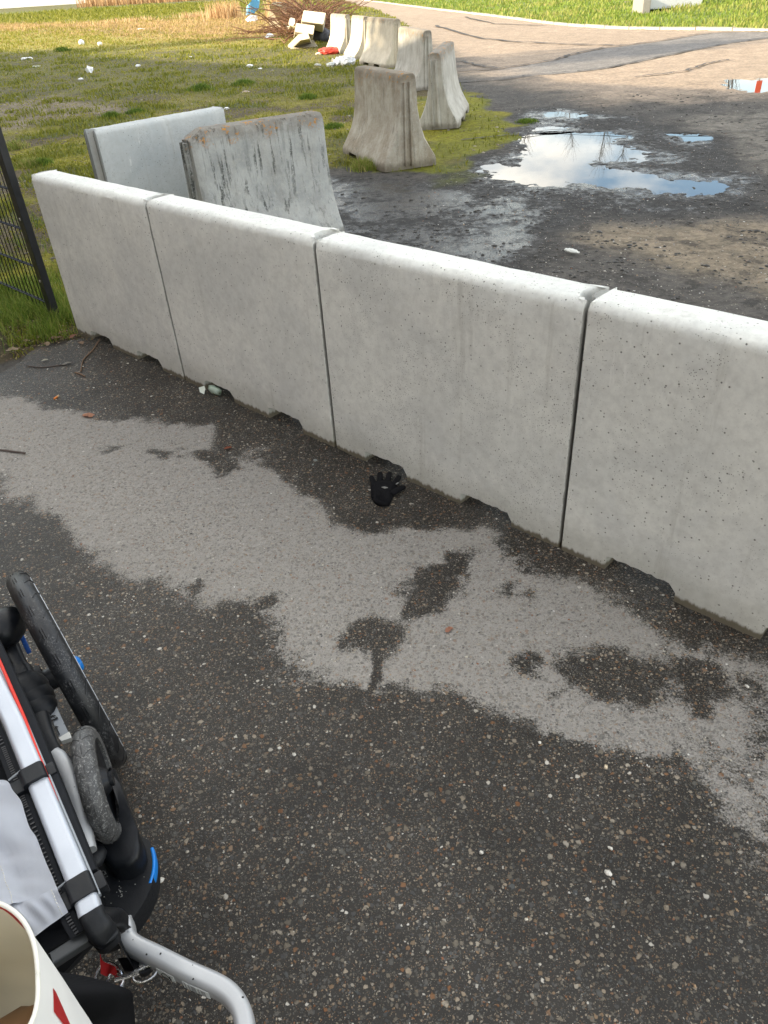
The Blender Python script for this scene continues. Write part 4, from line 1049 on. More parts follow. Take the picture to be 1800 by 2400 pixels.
# white stone-like packet on the yard
c = at(1340, 593); bm = bmesh.new(); bmesh.ops.create_icosphere(bm, subdivisions=3, radius=1)
ld = (at(1364, 599)-at(1318, 588)).normalized(); lp_ = Vector((-ld.y, ld.x, 0))
for v in bm.verts:
    x, y, z = v.co; k = 1-.35*max(0, x)**2; v.co = c+ld*x*.060+lp_*y*.021*k+Vector((0, 0, .012+z*.013*k+.003*math.sin(14*x+3*y)*(z > 0)))
o = link('crushed_carton', bm_mesh('crushed_carton', bm), simple('dirty_white_card', (.55, .56, .52), .6, var=.3, sc=50), None, True); tag(o, 'small crushed pale packet lying alone on the damp yard', 'packet')

# green cup under the wall
gm = simple('pale_green_card', (.62, .72, .62), .45, var=.1, sc=30); c = at(505, 925)
bm = bmesh.new(); ax = (at(545, 935)-at(478, 925)).normalized()
b_ = Vector((*(W0+WD*.235-WN*.010), .018))
sec = [(-.040, .010, .014), (-.02, .016, .019), (.01, .018, .020), (.030, .015, .016), (.038, .004, .006)]
dW = Vector((*WD, 0)); nW = Vector((*WN, 0)); prev = None
for t, hy, hz in sec:
    ring = [bm.verts.new(b_+dW*t+nW*(hy*math.cos(a)+.01)+Vector((0, 0, hz*math.sin(a)*.9+.003*math.sin(3*a+t*80)))) for a in [2*math.pi*k/14 for k in range(14)]]
    if prev:
        for k in range(14): bm.faces.new((prev[k], prev[(k+1) % 14], ring[(k+1) % 14], ring[k]))
    prev = ring
bmesh.ops.solidify(bm, geom=bm.faces[:], thickness=.001)
cup = link('squashed_cup', bm_mesh('squashed_cup', bm), gm, None, True); tag(cup, 'squashed pale green paper cup wedged under the near wall', 'paper cup')
bm = bmesh.new(); q = [b_+dW*-.045+nW*-.012+Vector((0, 0, .018)), b_+dW*-.072+nW*-.025+Vector((0, 0, .006)), b_+dW*-.062+nW*-.03+Vector((0, 0, -.012)), b_+dW*-.035+nW*-.028+Vector((0, 0, -.014)), b_+dW*-.03+nW*-.02+Vector((0, 0, .01))]
a = [bm.verts.new(p) for p in q]; bm.faces.new(a); bmesh.ops.triangulate(bm, faces=bm.faces[:]); bmesh.ops.solidify(bm, geom=bm.faces[:], thickness=.0015)
link('flap', bm_mesh('flap', bm), simple('whitish_card', (.72, .78, .70), .5), cup)

# cigarette end
c = at(132, 931, .006); dd = (at(140, 924, .006)-at(124, 936, .006)).normalized(); butt = empty('cigarette_end', tuple(c), 'orange cigarette end on the asphalt left of the wall', 'cigarette end')
bm = lathe(c-dd*.016, dd, [(0, 0), (0, .0045), (.02, .0046), (.02, 0)], 10); link('filter', bm_mesh('filter', bm), simple('orange_filter', (.62, .20, .04), .7), butt)
bm = lathe(c+dd*.0045, dd, [(0, 0), (0, .0044), (.013, .004), (.013, 0)], 10); link('paper', bm_mesh('paper', bm), simple('stained_paper', (.5, .36, .22), .8), butt)


# fallen leaves, stones, twigs
def leaf(px, py, s, ang, lab, c, grp='fallen leaves', name='fallen_leaf', curl=.25, z=.004):
    o_ = at(px, py); bm = bmesh.new(); rr = random.Random(px); n = 14; ring = []
    cen = bm.verts.new(o_+Vector((0, 0, z+s*.05)))
    for k in range(n):
        a = 2*math.pi*k/n; r = s*(.5+.18*math.cos(a)**2+.16*abs(math.sin(2.5*a)))*rr.uniform(.85, 1.1)
        x, y = r*math.cos(a), r*.72*math.sin(a); ring.append(bm.verts.new(o_+Vector((x*math.cos(ang)-y*math.sin(ang), x*math.sin(ang)+y*math.cos(ang), z+curl*s*(abs(math.sin(a))**2*.5+rr.uniform(0, .3))))))
    for k in range(n): bm.faces.new((cen, ring[k], ring[(k+1) % n]))
    bmesh.ops.solidify(bm, geom=bm.faces[:], thickness=.0008)
    o = link(name, bm_mesh(name, bm), simple('leaf_brown', c, .7, var=.3, sc=60), None, False); return tag(o, lab, 'leaf', grp)


leaf(130, 795, .045, .3, 'pinkish brown leaf in front of the fence post, largest there', (.34, .20, .14)); leaf(172, 790, .035, 1.2, 'reddish brown leaf at the left foot of the end barrier', (.30, .13, .08))
leaf(110, 808, .035, 2.2, 'tan leaf left of the largest one', (.38, .27, .17)); leaf(30, 822, .045, .1, 'pale tan leaf near the left edge', (.42, .32, .22)); leaf(62, 800, .03, 1.9, 'brown leaf among weeds by the left edge', (.28, .18, .1))
leaf(207, 976, .038, -.3, 'orange brown leaf lying on the dry asphalt', (.50, .25, .15)); leaf(106, 846, .022, .5, 'pale greyish leaf on the asphalt left of the cup', (.45, .42, .34)); leaf(158, 854, .03, .4, 'grey folded leaf between the pale leaf and the stick', (.30, .28, .24))
leaf(148, 780, .03, .4, 'dark red leaf against the grass by the end barrier', (.20, .07, .05)); leaf(190, 806, .03, 2.4, 'small tan leaf under the corner of the end barrier', (.36, .24, .15)); leaf(28, 560, .05, .2, 'brown leaf behind the mesh fence', (.32, .17, .12)); leaf(45, 440, .05, 1.0, 'orange brown leaf by the top of the fence post', (.42, .22, .09))
leaf(535, 1052, .02, .4, 'rust coloured leaf bit on the wet strip', (.32, .10, .05)); leaf(1052, 1478, .018, .8, 'small reddish leaf right of the damp patch', (.45, .22, .14))
n = 900; P = np.stack([RNG.uniform(-2.2, -1.15, n), RNG.uniform(3.25, 4.1, n)], 1); eg = at2([(-200, 900), (0, 850), (70, 830), (140, 806), (210, 800), (260, 780), (200, 740), (60, 700), (-200, 750)]); P = P[sdist(P, eg) < .03+.05*RNG.random(n)]; P = P[((P-W0)@WN < -.01) | ((P-W0)@WD < -1.02)]; n = len(P)
s_ = RNG.uniform(.004, .016, n)[:, None, None]; V = RNG.uniform(-1, 1, (n, 4, 3))*s_*np.array([1, 1, .35]); V[:, 1] = V[:, 0]+[[.01, .0, .002]]; V[:, 2] = V[:, 1]+RNG.uniform(-.5, .5, (n, 3))*s_[:, 0]+[[0, .01, 0]]; V[:, 3] = V[:, 0]+[[0, .009, .001]]; V += np.concatenate([P, np.full((n, 1), .008)], 1)[:, None]
me = npmesh('leaf_litter', V.reshape(-1, 3), np.arange(n*4).reshape(-1, 4)); attr_f(me, 'tone', np.repeat(RNG.random(n), 4)); tag(link('leaf_litter', me, blade_mat('leaf_bits', [(.06, .035, .02), (.20, .11, .06), (.10, .13, .03), (.36, .26, .17)])), 'crumbled leaves, moss and earth along the pavement edge', None, None, 'stuff')


def stick(pts, r, lab, c=(.16, .10, .06), name='twig', px=True):
    P = [at(*p) for p in pts] if px else pts; P = [Vector((p.x, p.y, (p.z or 0)+r*1.2)) for p in P]; bm = sweep(catmull(P, 4), circ(r, 6)); o = link(name, bm_mesh(name, bm), simple('twig_bark', c, .8), None, True); return tag(o, lab, 'twig', 'twigs on the ground')


stick([(234, 797), (218, 822), (196, 845), (190, 872)], .0035, 'long thin twig running out from under the end barrier'); stick([(176, 875), (186, 877), (200, 884)], .0035, 'short forked end piece at the tip of the long twig')
stick([(-20, 1054), (20, 1059), (60, 1064)], .004, 'dark straight stick lying at the left edge of the dry asphalt', (.08, .06, .05)); stick([(155, 855), (100, 862), (62, 858)], .0025, 'thin dark twig among leaves at the pavement edge', (.08, .06, .05))
lumps('verge_pebbles', np.array([at(x, y)[:2] for x, y in [(300, 853), (112, 866), (195, 860), (320, 845), (258, 897), (355, 930), (132, 938), (345, 890), (1430, 1990), (1128, 2000), (690, 1770), (655, 1755), (378, 2065), (1265, 1742), (1425, 2048), (1750, 1610), (740, 1080), (734, 1090), (1420, 1800)]]), np.full(19, .003), np.array([.006, .005, .005, .005, .004, .005, .004, .004, .006, .006, .005, .005, .006, .005, .009, .006, .009, .006, .005]), np.array([(.6, .58, .52)]*16+[(.22, .24, .22)]*2+[(.6, .5, .35)]), 'larger pale pebbles dotted over the pavement', .55)

# ------------------------------------------------------------------ glove
gl = empty('knitted_glove', tuple(at(905, 1150)), 'black knitted glove lying palm down on the wet asphalt by the wall', 'glove')


def gp(px, py, z): p = at(px, py); return Vector((p.x, p.y, z))


def skin(name, verts, edges, rad, m, parent, lv=2, root=0):
    me = bpy.data.meshes.new(name); me.from_pydata([tuple(v) for v in verts], edges, []); o = link(name, me, None)
    md = o.modifiers.new('s', 'SKIN'); md.use_smooth_shade = True
    for i, r in enumerate(rad): sv = me.skin_vertices[0].data[i]; sv.radius = (r, r) if not isinstance(r, tuple) else r; sv.use_root = i == root
    sb = o.modifiers.new('d', 'SUBSURF'); sb.levels = lv; sb.render_levels = lv
    dg = bpy.context.evaluated_depsgraph_get(); me2 = bpy.data.meshes.new_from_object(o.evaluated_get(dg)); bpy.data.objects.remove(o); me2.name = name
    return link(name, me2, m, parent, True)


# palm as flattened cushion built from a grid between outline rows
rows = [[(872, 1172), (882, 1184), (898, 1188), (912, 1186)], [(870, 1158), (885, 1166), (905, 1168), (922, 1164)], [(868, 1142), (886, 1148), (908, 1148), (934, 1146)], [(869, 1137), (886, 1139), (908, 1138), (930, 1138)]]
bm = bmesh.new(); G = []
for j, rw in enumerate(rows):
    pts = catmull([gp(x, y, 0) for x, y in rw], 5); n = len(pts); up_ = []; dn_ = []
    for i, p in enumerate(pts):
        t = i/(n-1); hgt = .022*math.sqrt(max(0, 1-(2*t-1)**2))*(.75 if j == 0 else 1)+.003; hgt += .0015*math.sin(i*2.1+j)
        up_.append(bm.verts.new(p+Vector((0, 0, hgt)))); dn_.append(bm.verts.new(p+Vector((0, 0, .001))))
    G.append((up_, dn_))
for (u0, d0), (u1, d1) in zip(G[:-1], G[1:]):
    for i in range(len(u0)-1): bm.faces.new((u0[i], u0[i+1], u1[i+1], u1[i])); bm.faces.new((d0[i], d1[i], d1[i+1], d0[i+1]))
    bm.faces.new((u0[0], u1[0], d1[0], d0[0])); bm.faces.new((u0[-1], d0[-1], d1[-1], u1[-1]))
u, dn_ = G[0]; [bm.faces.new((u[i], dn_[i], dn_[i+1], u[i+1])) for i in range(len(u)-1)]; u, dn_ = G[-1]; [bm.faces.new((u[i], u[i+1], dn_[i+1], dn_[i])) for i in range(len(u)-1)]
bmesh.ops.subdivide_edges(bm, edges=bm.edges[:], cuts=1, smooth=.6)
link('palm', bm_mesh('palm', bm), M_KNIT, gl, True)
for nm, pts, rd in [('finger', [(880, 1150), (875, 1137), (870, 1122)], (.0125, .012, .010)), ('finger', [(890, 1148), (891, 1132), (891, 1113)], (.013, .0125, .011)), ('finger', [(906, 1147), (910, 1131), (914, 1113)], (.013, .0125, .011)),
                    ('finger', [(920, 1148), (929, 1136), (936, 1121)], (.0125, .012, .0105)), ('thumb', [(916, 1166), (933, 1156), (950, 1145)], (.014, .013, .0105))]:
    v = [gp(x, y, r*.85+.001+(.004 if i == 1 else 0)) for i, ((x, y), r) in enumerate(zip(pts, rd))]
    skin(nm, v, [(0, 1), (1, 2)], [(r*.95, r*.72) for r in rd], M_KNIT, gl)
rb = bmesh.new()
for k in range(15):                                  # ribbed cuff
    t = k/14; a = Vector(gp(872+40*t, 1172+14*math.sin(math.pi*min(1, t*1.2)*.5), .010+.012*math.sin(math.pi*t))); b = gp(871+42*t, 1160+8*math.sin(math.pi*t*.5), .012+.013*math.sin(math.pi*t))
    sweep([a, b], circ(.0022, 6), bm=rb)
link('ribbed_cuff', bm_mesh('ribbed_cuff', rb), M_KNIT, gl, True)
for p in ([(895, 1157), (903, 1156), (910, 1158), (902, 1160)], [(928, 1147), (932, 1144), (936, 1143), (931, 1147)]):
    bm = plate([gp(x, y, .029 if p[0][0] < 900 else .024) for x, y in p], .003); link('print', bm_mesh('print', bm), simple('grey_print', (.22, .22, .21), .8), gl)

# ------------------------------------------------------------------ mesh fence
fp = at(131, 747); fence = empty('mesh_fence', tuple(fp), 'black double rod mesh fence panel with its square end post', 'fence')
fd = -dW; M_FENCE = simple('black_powder_coat', (.010, .011, .013), .4, var=.3, sc=40, bump=.1); M_WIRE = simple('dark_blue_wire', (.03, .036, .05), .38, .3, sc=40)
link('post', bm_mesh('post', box(fp+Vector((0, 0, .74)), dW*.03, nW*.02, Vector((0, 0, .80)), .003)), M_FENCE, fence)
capm = bm_mesh('post_cap', box(fp+Vector((0, 0, 1.55)), dW*.033, nW*.023, Vector((0, 0, .012)), .003)); link('post_cap', capm, M_FENCE, fence)
for k, z in enumerate((.22, .545, .89)):
    bm = lathe(fp+dW*.0-nW*.0195+Vector((0, 0, z)), -nW, [(0, .008), (.004, .007), (.005, 0)], 12); link('bolt', bm_mesh('bolt', bm), M_STEEL if k == 9 else simple('worn_bolt', (.25, .24, .2), .6), fence)
vm = None
for k in range(44):
    p = fp+fd*(.05+.05*k)+nW*.0
    if vm is None:
        bm = sweep([p+Vector((0, 0, .045)), p+Vector((0, 0, 1.45))], circ(.0026, 6)); o = link('vertical_rod', bm_mesh('vertical_rod', bm), M_FENCE, fence, True); v0 = o; k0 = k; vm = o.data
    else:
        o = v0.copy(); COL.objects.link(o); o.parent = fence; o.matrix_parent_inverse = v0.matrix_parent_inverse.copy(); o.location = fd*(.05*(k-k0))
hm = None
for k in range(7):
    for s in (-1, 1):
        z = .085+.2*k; a = fp+fd*.03+nW*.006*s+Vector((0, 0, z)); bm = sweep([a, a+fd*2.2], circ(.0036, 6)); link('horizontal_rod', bm_mesh('horizontal_rod', bm), M_WIRE, fence, True)
# ------------------------------------------------------------------ child bike trailer, bottom left
tr = empty('bike_trailer', (-.75, .95, 0), 'silver framed child bike trailer with pale grey cover and hitch arm, bottom left', 'bike trailer')


def A(x, y, z): return at(x, y, z)


def Z2(x, y, z): return at(x/3.687, 1700+y/3.687, z)          # from the enlarged view of the frame


def Z3(x, y, z): return at(x/2.552, 2000+y/2.552, z)          # from the enlarged view of the hitch


def part(name, bm, m, parent=None, sm=True, ang=35):
    me = bm_mesh(name, bm); o = link(name, me, m, parent or tr, sm)
    if sm:
        try: me.set_sharp_from_angle(angle=math.radians(ang))
        except Exception: pass
    return o


def tyre(c, ax, r, w, m, name='tyre', parent=None, tread=True, grooves=24):
    prof = []
    for k in range(17):
        a = math.radians(-115+230*k/16); prof.append((w/2*math.sin(a), r-w*.5+w*.5*math.cos(a)*1.0))
    prof.append(prof[0]); bm = lathe(c, ax, prof, 96); return part(name, bm, m, parent)


# big wheel
wc = Vector((-.7360, 1.177, .247)); wa = -.965; wf = Vector((math.cos(wa), math.sin(wa), 0)); wo = Vector((-wf.y, wf.x, 0))
if wo.x < 0: wo = -wo
wo = (wo+Vector((0, 0, .065))).normalized(); wup = wf.cross(wo); wup = wup if wup.z > 0 else -wup
wheel = part('wheel', lathe(wc, wo, [(-.016, .196), (-.012, .212), (.012, .212), (.016, .196), (.010, .186), (-.010, .186), (-.016, .196)], 72), M_BLACK)
tyre(wc, wo, .2475, .050, M_TYRE, 'tyre', wheel)
part('reflective_stripe', lathe(wc+wo*.0245, wo, [(-.001, .2215), (.0012, .2225), (.0012, .2255), (-.001, .2265)], 96), simple('reflective_grey', (.45, .47, .5), .35, var=.05), wheel)
part('hub', lathe(wc, wo, [(-.055, .0), (-.055, .024), (-.03, .026), (.020, .024), (.024, .015), (.024, 0)], 24), M_BLACK, wheel)
part('release_button', lathe(wc+wo*.0235, wo, [(0, .019), (.007, .018), (.011, .012), (.012, 0)], 20), M_BLUE, wheel)
for k in range(20):
    sp = bmesh.new()
    a = 2*math.pi*k/20; d = wf*math.cos(a)+wup*math.sin(a); sweep([wc+d*.02+wo*(.02 if k % 2 else -.02), wc+d*.19], circ(.0011, 5), bm=sp); part('spoke', sp, M_STEEL, wheel)

tb = bmesh.new()                                   # moulded tread lines, slightly proud
for k in range(26):
    a = 2*math.pi*k/26; s0 = 1
    pts = []
    for j in range(7):
        b = (j/6)*.62; th = math.radians(95*(.25+b)); aa = a+.10*math.sin(j/6*math.pi/2); R_ = .2475-.025+.0256*math.cos(th); d = wf*math.cos(aa)+wup*math.sin(aa); pts.append(wc+d*R_+wo*.0256*math.sin(th))
    sweep(pts, circ(.0009, 4), bm=tb)
    for q in (-.3, -.1):
        pts = []
        for j in range(4):
            th = q; aa = a+.06+.10*j/3; R_ = .2475-.025+.0256*math.cos(th); d = wf*math.cos(aa)+wup*math.sin(aa); pts.append(wc+d*R_+wo*.0256*math.sin(th))
        sweep(pts, circ(.0009, 4), bm=tb)
part('tread_pattern', tb, simple('tread_black', (.006, .006, .007), .5), wheel)['kind'] = 'stuff'

# axle housing and suspension arm
part('axle_housing', lathe(wc-wo*.045, -wo, [(0, .040), (.012, .042), (.014, .036), (.018, .042), (.022, .036), (.026, .042), (.060, .040), (.075, .030), (.075, 0)], 28), M_BLACK2)
bm = sweep(catmull([A(-30, 1440, .40), A(0, 1475, .39), A(20, 1505, .375), A(35, 1540, .36), A(55, 1580, .34), A(72, 1620, .33)], 5), rrect(.042, .040, .014), scale=[1.25]*6+[1.1]*5+[.8]*8+[1.0]*6+[1.2]); part('suspension_arm', bm, M_BLACK)
bm = blob(A(12, 1470, .41), .042, 3, 0, (1, 1.2, .9)); part('arm_head', bm, M_BLACK)
bm = box(A(57, 1505, .355), (A(64, 1520, .355)-A(50, 1490, .355))*.5, Vector((.004, .003, 0)), Vector((0, 0, .016)), .003); part('blue_lever', bm, simple('dark_blue_plastic', (.02, .08, .3), .4))
bm = blob(A(60, 1622, .35), .046, 3, .02, (1, 1, .8), 3); merge(bm, blob(A(90, 1662, .34), .036, 3, .02, (1, 1, .8), 4)); merge(bm, blob(A(76, 1640, .345), .042, 3, .02, (1, 1, .75), 6)); part('pivot_cover', bm, M_BLACK2)
bm = sweep(catmull([A(95, 1680, .36), A(105, 1720, .355), A(128, 1770, .34), A(160, 1800, .32)], 5), rrect(.032, .03, .01)); part('brake_lever', bm, M_BLACK)
bm = sweep([A(80, 1700, .33), A(110, 1800, .33), A(150, 1900, .33)], rrect(.03, .03, .006)); part('lower_tube', bm, M_BLACK2)
# plate with the weight mark
q = [A(100, 1632, .345), A(118, 1623, .345), A(165, 1727, .335), A(140, 1733, .335)]; bm = plate(q, .006, .0008); plt = part('marking_plate', bm, M_GREYPLATE, None, False)
bm = plate([A(136, 1729, .338), A(162, 1714, .338), A(167, 1729, .338), A(143, 1737, .338)], .010, .001); part('end_tab', bm, simple('off_white_plastic', (.6, .6, .56), .5, var=.05), plt, False)
for x, y in ((105, 1634), (110, 1647)): part('screw', lathe(A(x, y, .345), (0, 0, 1), [(0, .0042), (.003, .0038), (.0042, .0015), (.0042, 0)], 12), M_STEEL, plt)
M_INK = simple('black_print', (.01, .01, .01), .6, bump=0)
pu = (A(165, 1727, .336)-A(118, 1625, .336)).normalized(); pr_ = Vector((pu.y, -pu.x, 0)); pr_ = pr_ if pr_.x < 0 else -pr_


def decal(name, poly, c, u, v, m, parent, up=.0010):
    n_ = u.cross(v).normalized(); n_ = n_ if n_.z > 0 else -n_
    bm = bmesh.new(); a = [bm.verts.new(c+u*x+v*y+n_*up) for x, y in poly]; b = [bm.verts.new(c+u*x+v*y+n_*(up-.0006)) for x, y in poly]
    bm.faces.new(a); bm.faces.new(b[::-1]); k = len(a)
    for i in range(k): bm.faces.new((a[i], a[(i+1) % k], b[(i+1) % k], b[i]))
    return part(name, bm, m, parent, False)


dn = -pu; rt = -pr_                                         # reading directions on the plate: up = away from the hitch
cw = A(124.5, 1684, .341)
def text(txt, size, c, u, v, m, parent, name='lettering', up=.0012):
    cu = bpy.data.curves.new('t', 'FONT'); cu.body = txt; cu.size = size; cu.align_x = 'CENTER'; cu.align_y = 'CENTER'; cu.extrude = .0002; to = bpy.data.objects.new('t', cu); COL.objects.link(to)
    dg = bpy.context.evaluated_depsgraph_get(); me = bpy.data.meshes.new_from_object(to.evaluated_get(dg)); bpy.data.objects.remove(to); me.name = name
    n_ = u.cross(v).normalized(); n_ = n_ if n_.z > 0 else -n_
    M_ = Matrix(((u.x, v.x, n_.x, c.x+n_.x*up), (u.y, v.y, n_.y, c.y+n_.y*up), (u.z, v.z, n_.z, c.z+n_.z*up), (0, 0, 0, 1))); me.transform(M_)
    return link(name, me, m, parent)


decal('weight_symbol', [(-.0085, -.006), (.0085, -.006), (.0055, .006), (.0028, .006), (.0028, .0085), (-.0028, .0085), (-.0028, .006), (-.0055, .006)], cw, rt, dn, M_INK, plt)
text('MAX', .0066, cw+dn*-.001, rt, dn, simple('plate_grey', (.34, .36, .38), .5, bump=0), plt, up=.0014)
decal('arrow', [(-.0012, -.014), (.0012, -.014), (.0012, .006), (.0042, .006), (0, .012), (-.0042, .006), (-.0012, .006)], A(134.5, 1711, .339), rt, dn, M_INK, plt)

# frame rail
rail_pts = [A(-60, 1498, .50), A(-10, 1604, .495), A(36, 1700, .49), (A(110, 1881, .48)), A(184, 2062, .47), A(207, 2120, .465), A(214, 2145, .462)]
rd = (rail_pts[4]-rail_pts[2]).normalized(); rs_ = rd.cross(Vector((0, 0, 1))).normalized(); rs_ = rs_ if rs_.x > 0 else -rs_
part('frame_rail', sweep(rail_pts, rrect(.0315, .028, .008, 4)), M_ALU, None, True, 60)
bm = sweep([p+rs_*.0175+Vector((0, 0, .004)) for p in rail_pts[:-1]], rrect(.0035, .008, .0015)); part('rail_lip', bm, M_GREYPLATE)
bm = sweep([p+rs_*(.0235-.0035*k)+Vector((0, 0, .006)) for k, p in enumerate(rail_pts[:5])], rrect(.006, .007, .0028)); part('red_piping', bm, M_RED)
bm = sweep([p+rs_*(.030-.003*k)+Vector((0, 0, -.020)) for k, p in enumerate(rail_pts[:5])], rrect(.016, .05, .004)); part('side_fabric', bm, M_TAPE)
# black body panel under the cover and down the side
bl = [A(-60, 1498, .485)-rs_*.02, A(36, 1700, .475)-rs_*.018, A(110, 1881, .465)-rs_*.018, A(184, 2062, .455)-rs_*.018, A(215, 2165, .445)-rs_*.01]
out_ = [Vector((p.x-.5, p.y-.30, p.z-.03)) for p in bl]; bm = bmesh.new(); a = [bm.verts.new(p) for p in bl]; b = [bm.verts.new(p) for p in out_]
for i in range(4): bm.faces.new((a[i], a[i+1], b[i+1], b[i]))
bmesh.ops.solidify(bm, geom=bm.faces[:], thickness=.006); part('inner_panel', bm, M_TAPE, None, False)
bm = bmesh.new(); tp_ = [p+rs_*.01+Vector((0, 0, -.03)) for p in rail_pts[:-1]]; bt_ = [p+rs_*.01-Vector((0, 0, p.z-.20)) for p in rail_pts[:-1]]; a = [bm.verts.new(p) for p in tp_]; b = [bm.verts.new(p) for p in bt_]
for i in range(len(a)-1): bm.faces.new((a[i], a[i+1], b[i+1], b[i]))
bmesh.ops.solidify(bm, geom=bm.faces[:], thickness=.01); part('side_wall', bm, M_TAPE, None, False)
# floor tray so the ground does not show through under the body
q = [A(-120, 1640, .2), A(60, 1740, .2), A(200, 2000, .2), A(255, 2165, .2), A(150, 2280, .2), A(-200, 2500, .2)]; part('floor_tray', plate(q, .012), M_BLACK2, None, False)
# zip along the rail
zp = [p-rs_*.028+Vector((0, 0, -.004)) for p in rail_pts[:-1]]+[A(182, 2190, .45)]
part('zip_tape', sweep(zp, rrect(.020, .003, .001)), M_TAPE)
zb = bmesh.new(); zc = catmull(zp, 40); last = zc[0]
for p in zc:
    if (p-last).length > .0042:
        d_ = (p-last).normalized(); box(p+Vector((0, 0, .0025)), d_*.0011, d_.cross(Vector((0, 0, 1)))*.0032, Vector((0, 0, .0012)), 0, zb); last = p
zo = part('zip_teeth', zb, simple('zip_nylon', (.018, .018, .02), .45), None, False); zo['kind'] = 'stuff'
# pale cover
right = catmull([Z2(-60, 470, .487), Z2(60, 480, .492), Z2(110, 560, .490), Z2(180, 650, .488), Z2(215, 760, .486), Z2(255, 880, .484), Z2(310, 960, .482), Z2(350, 1060, .48), Z2(400, 1190, .478), Z2(455, 1310, .476), Z2(490, 1400, .474)], 6)
cb_ = bmesh.new(); nu = 44; rows_ = []
for j, p in enumerate(right):
    rw = []; v_ = j/(len(right)-1)
    for i in range(nu+1):
        u_ = i/nu; q = p+(-rs_*.44+rd*(-.02-.12*(1-v_)))*(u_**1.15)
        x_, y_ = u_*.44, v_*.40
        wv = .017*math.sin(22*x_+9*y_+1.1)*math.sin(15*y_+3)+.009*math.sin(48*y_-26*x_+2*math.sin(9*x_))*(.5+.5*math.sin(12*y_))+.003*math.sin(90*x_+60*y_+3*math.sin(20*y_))
        q = q+Vector((0, 0, wv*min(1, u_*7)+.020*math.sin(math.pi*min(1, u_*1.6))))
        for sx_ in (.055,):                     # seam parallel to the edge
            q.z -= .006*math.exp(-((x_-sx_)/.006)**2)
        rw.append(cb_.verts.new(q))
    rows_.append(rw)
for j in range(len(rows_)-1):
    for i in range(nu): cb_.faces.new((rows_[j][i], rows_[j][i+1], rows_[j+1][i+1], rows_[j+1][i]))
seam = [v.co.copy()+Vector((0, 0, .0006)) for v in [r[int(nu*(.055/.44)**(1/1.15))] for r in rows_]]; edge_pts = [r[3].co.copy() for r in rows_]
bmesh.ops.solidify(cb_, geom=cb_.faces[:], thickness=.004); cover = part('cover', cb_, M_FABRIC, None, True, 80)
q1 = [Z2(490, 1395, .480), Z2(400, 1440, .481), Z2(290, 1485, .482), Z2(180, 1525, .482), Z2(60, 1560, .484), Z2(-300, 1640, .484)]; q2 = [Z2(590, 1615, .470), Z2(500, 1680, .470), Z2(420, 1735, .470), Z2(320, 1812, .468), Z2(240, 1870, .466), Z2(-100, 2100, .46)]
c1, c2 = catmull(q1, 6), catmull(q2, 6); fb = bmesh.new(); rws = []
for t in range(11):
    f_ = t/10; rws.append([fb.verts.new(a_.lerp(b_2, f_)+Vector((0, 0, .008*math.sin(math.pi*f_)+.0035*math.sin(i*.9+5*f_)*math.sin(math.pi*f_)))) for i, (a_, b_2) in enumerate(zip(c1, c2))])
for r1, r2 in zip(rws[:-1], rws[1:]):
    for i in range(len(r1)-1): fb.faces.new((r1[i], r1[i+1], r2[i+1], r2[i]))
st2 = [r[3].co.copy()+Vector((0, 0, .003)) for r in rws]
bmesh.ops.solidify(fb, geom=fb.faces[:], thickness=.004); part('cover_flap', fb, M_FABRIC, cover, True, 80)


def stitches(pts, parent, gap=.0052, ln=.0032):
    bm = bmesh.new(); P = catmull(pts, 4) if len(pts) < 30 else pts; acc_ = 0; on = None
    for a_, b_ in zip(P[:-1], P[1:]):
        d_ = (b_-a_); L__ = d_.length
        if L__ < 1e-6: continue
        d_ = d_/L__; t = 0
        while acc_+(L__-t) >= gap:
            t += gap-acc_; acc_ = 0; p = a_+d_*t; sweep([p-d_*ln/2, p+Vector((0, 0, .0005)), p+d_*ln/2], circ(.00055, 4), bm=bm)
        acc_ += L__-t
    o = part('stitching', bm, M_THREAD, parent, False); o['kind'] = 'stuff'; return o


stitches(seam, cover); stitches([p+rs_*.0-rs_*.014 for p in [r_ for r_ in right]][6:], cover) if False else None
stitches(st2, cover)
# clips round the rail
for px_, py_, zz_, ln_, lab in ((82, 1824, .487, .030, 'upper'), (193, 2090, .468, .034, 'lower')):
    i0 = A(px_, py_, zz_); bm = sweep([i0-rd*ln_*.5, i0+rd*ln_*.5], rrect(.037, .033, .007, 3)); merge(bm, box(i0-rs_*.027-Vector((0, 0, .004)), rd*ln_*.42, rs_*.011, Vector((0, 0, .006)), .003)); merge(bm, box(i0+rs_*.024-Vector((0, 0, .006)), rd*ln_*.40, rs_*.008, Vector((0, 0, .010)), .003)); part('clip', bm, M_BLACK)
    bm = sweep([i0-rd*ln_*.62-rs_*.034+Vector((0, 0, .003)), i0-rd*ln_*.60-rs_*.014+Vector((0, 0, .010))], circ(.0016, 6)); part('clip_hook', bm, M_GREYPLATE)
# end joint of the rail
bm = sweep(catmull([A(213, 2138, .464), A(222, 2158, .458), A(236, 2180, .445), A(250, 2200, .42)], 4), rrect(.033, .030, .009), scale=[1.0]*3+[.98]*3+[1.05]*4+[1.1]*3); part('corner_joint', bm, M_BLACK2)
bm = sweep(catmull([A(228, 2160, .44), A(252, 2150, .42), A(272, 2165, .38)], 4), rrect(.036, .026, .008)); part('joint_collar', bm, M_BLACK)
bm = sweep([A(108, 2262, .44), A(160, 2228, .44), A(218, 2190, .43)], rrect(.018, .016, .003)); part('cross_bar', bm, simple('dark_grey_metal', (.045, .048, .05), .5))
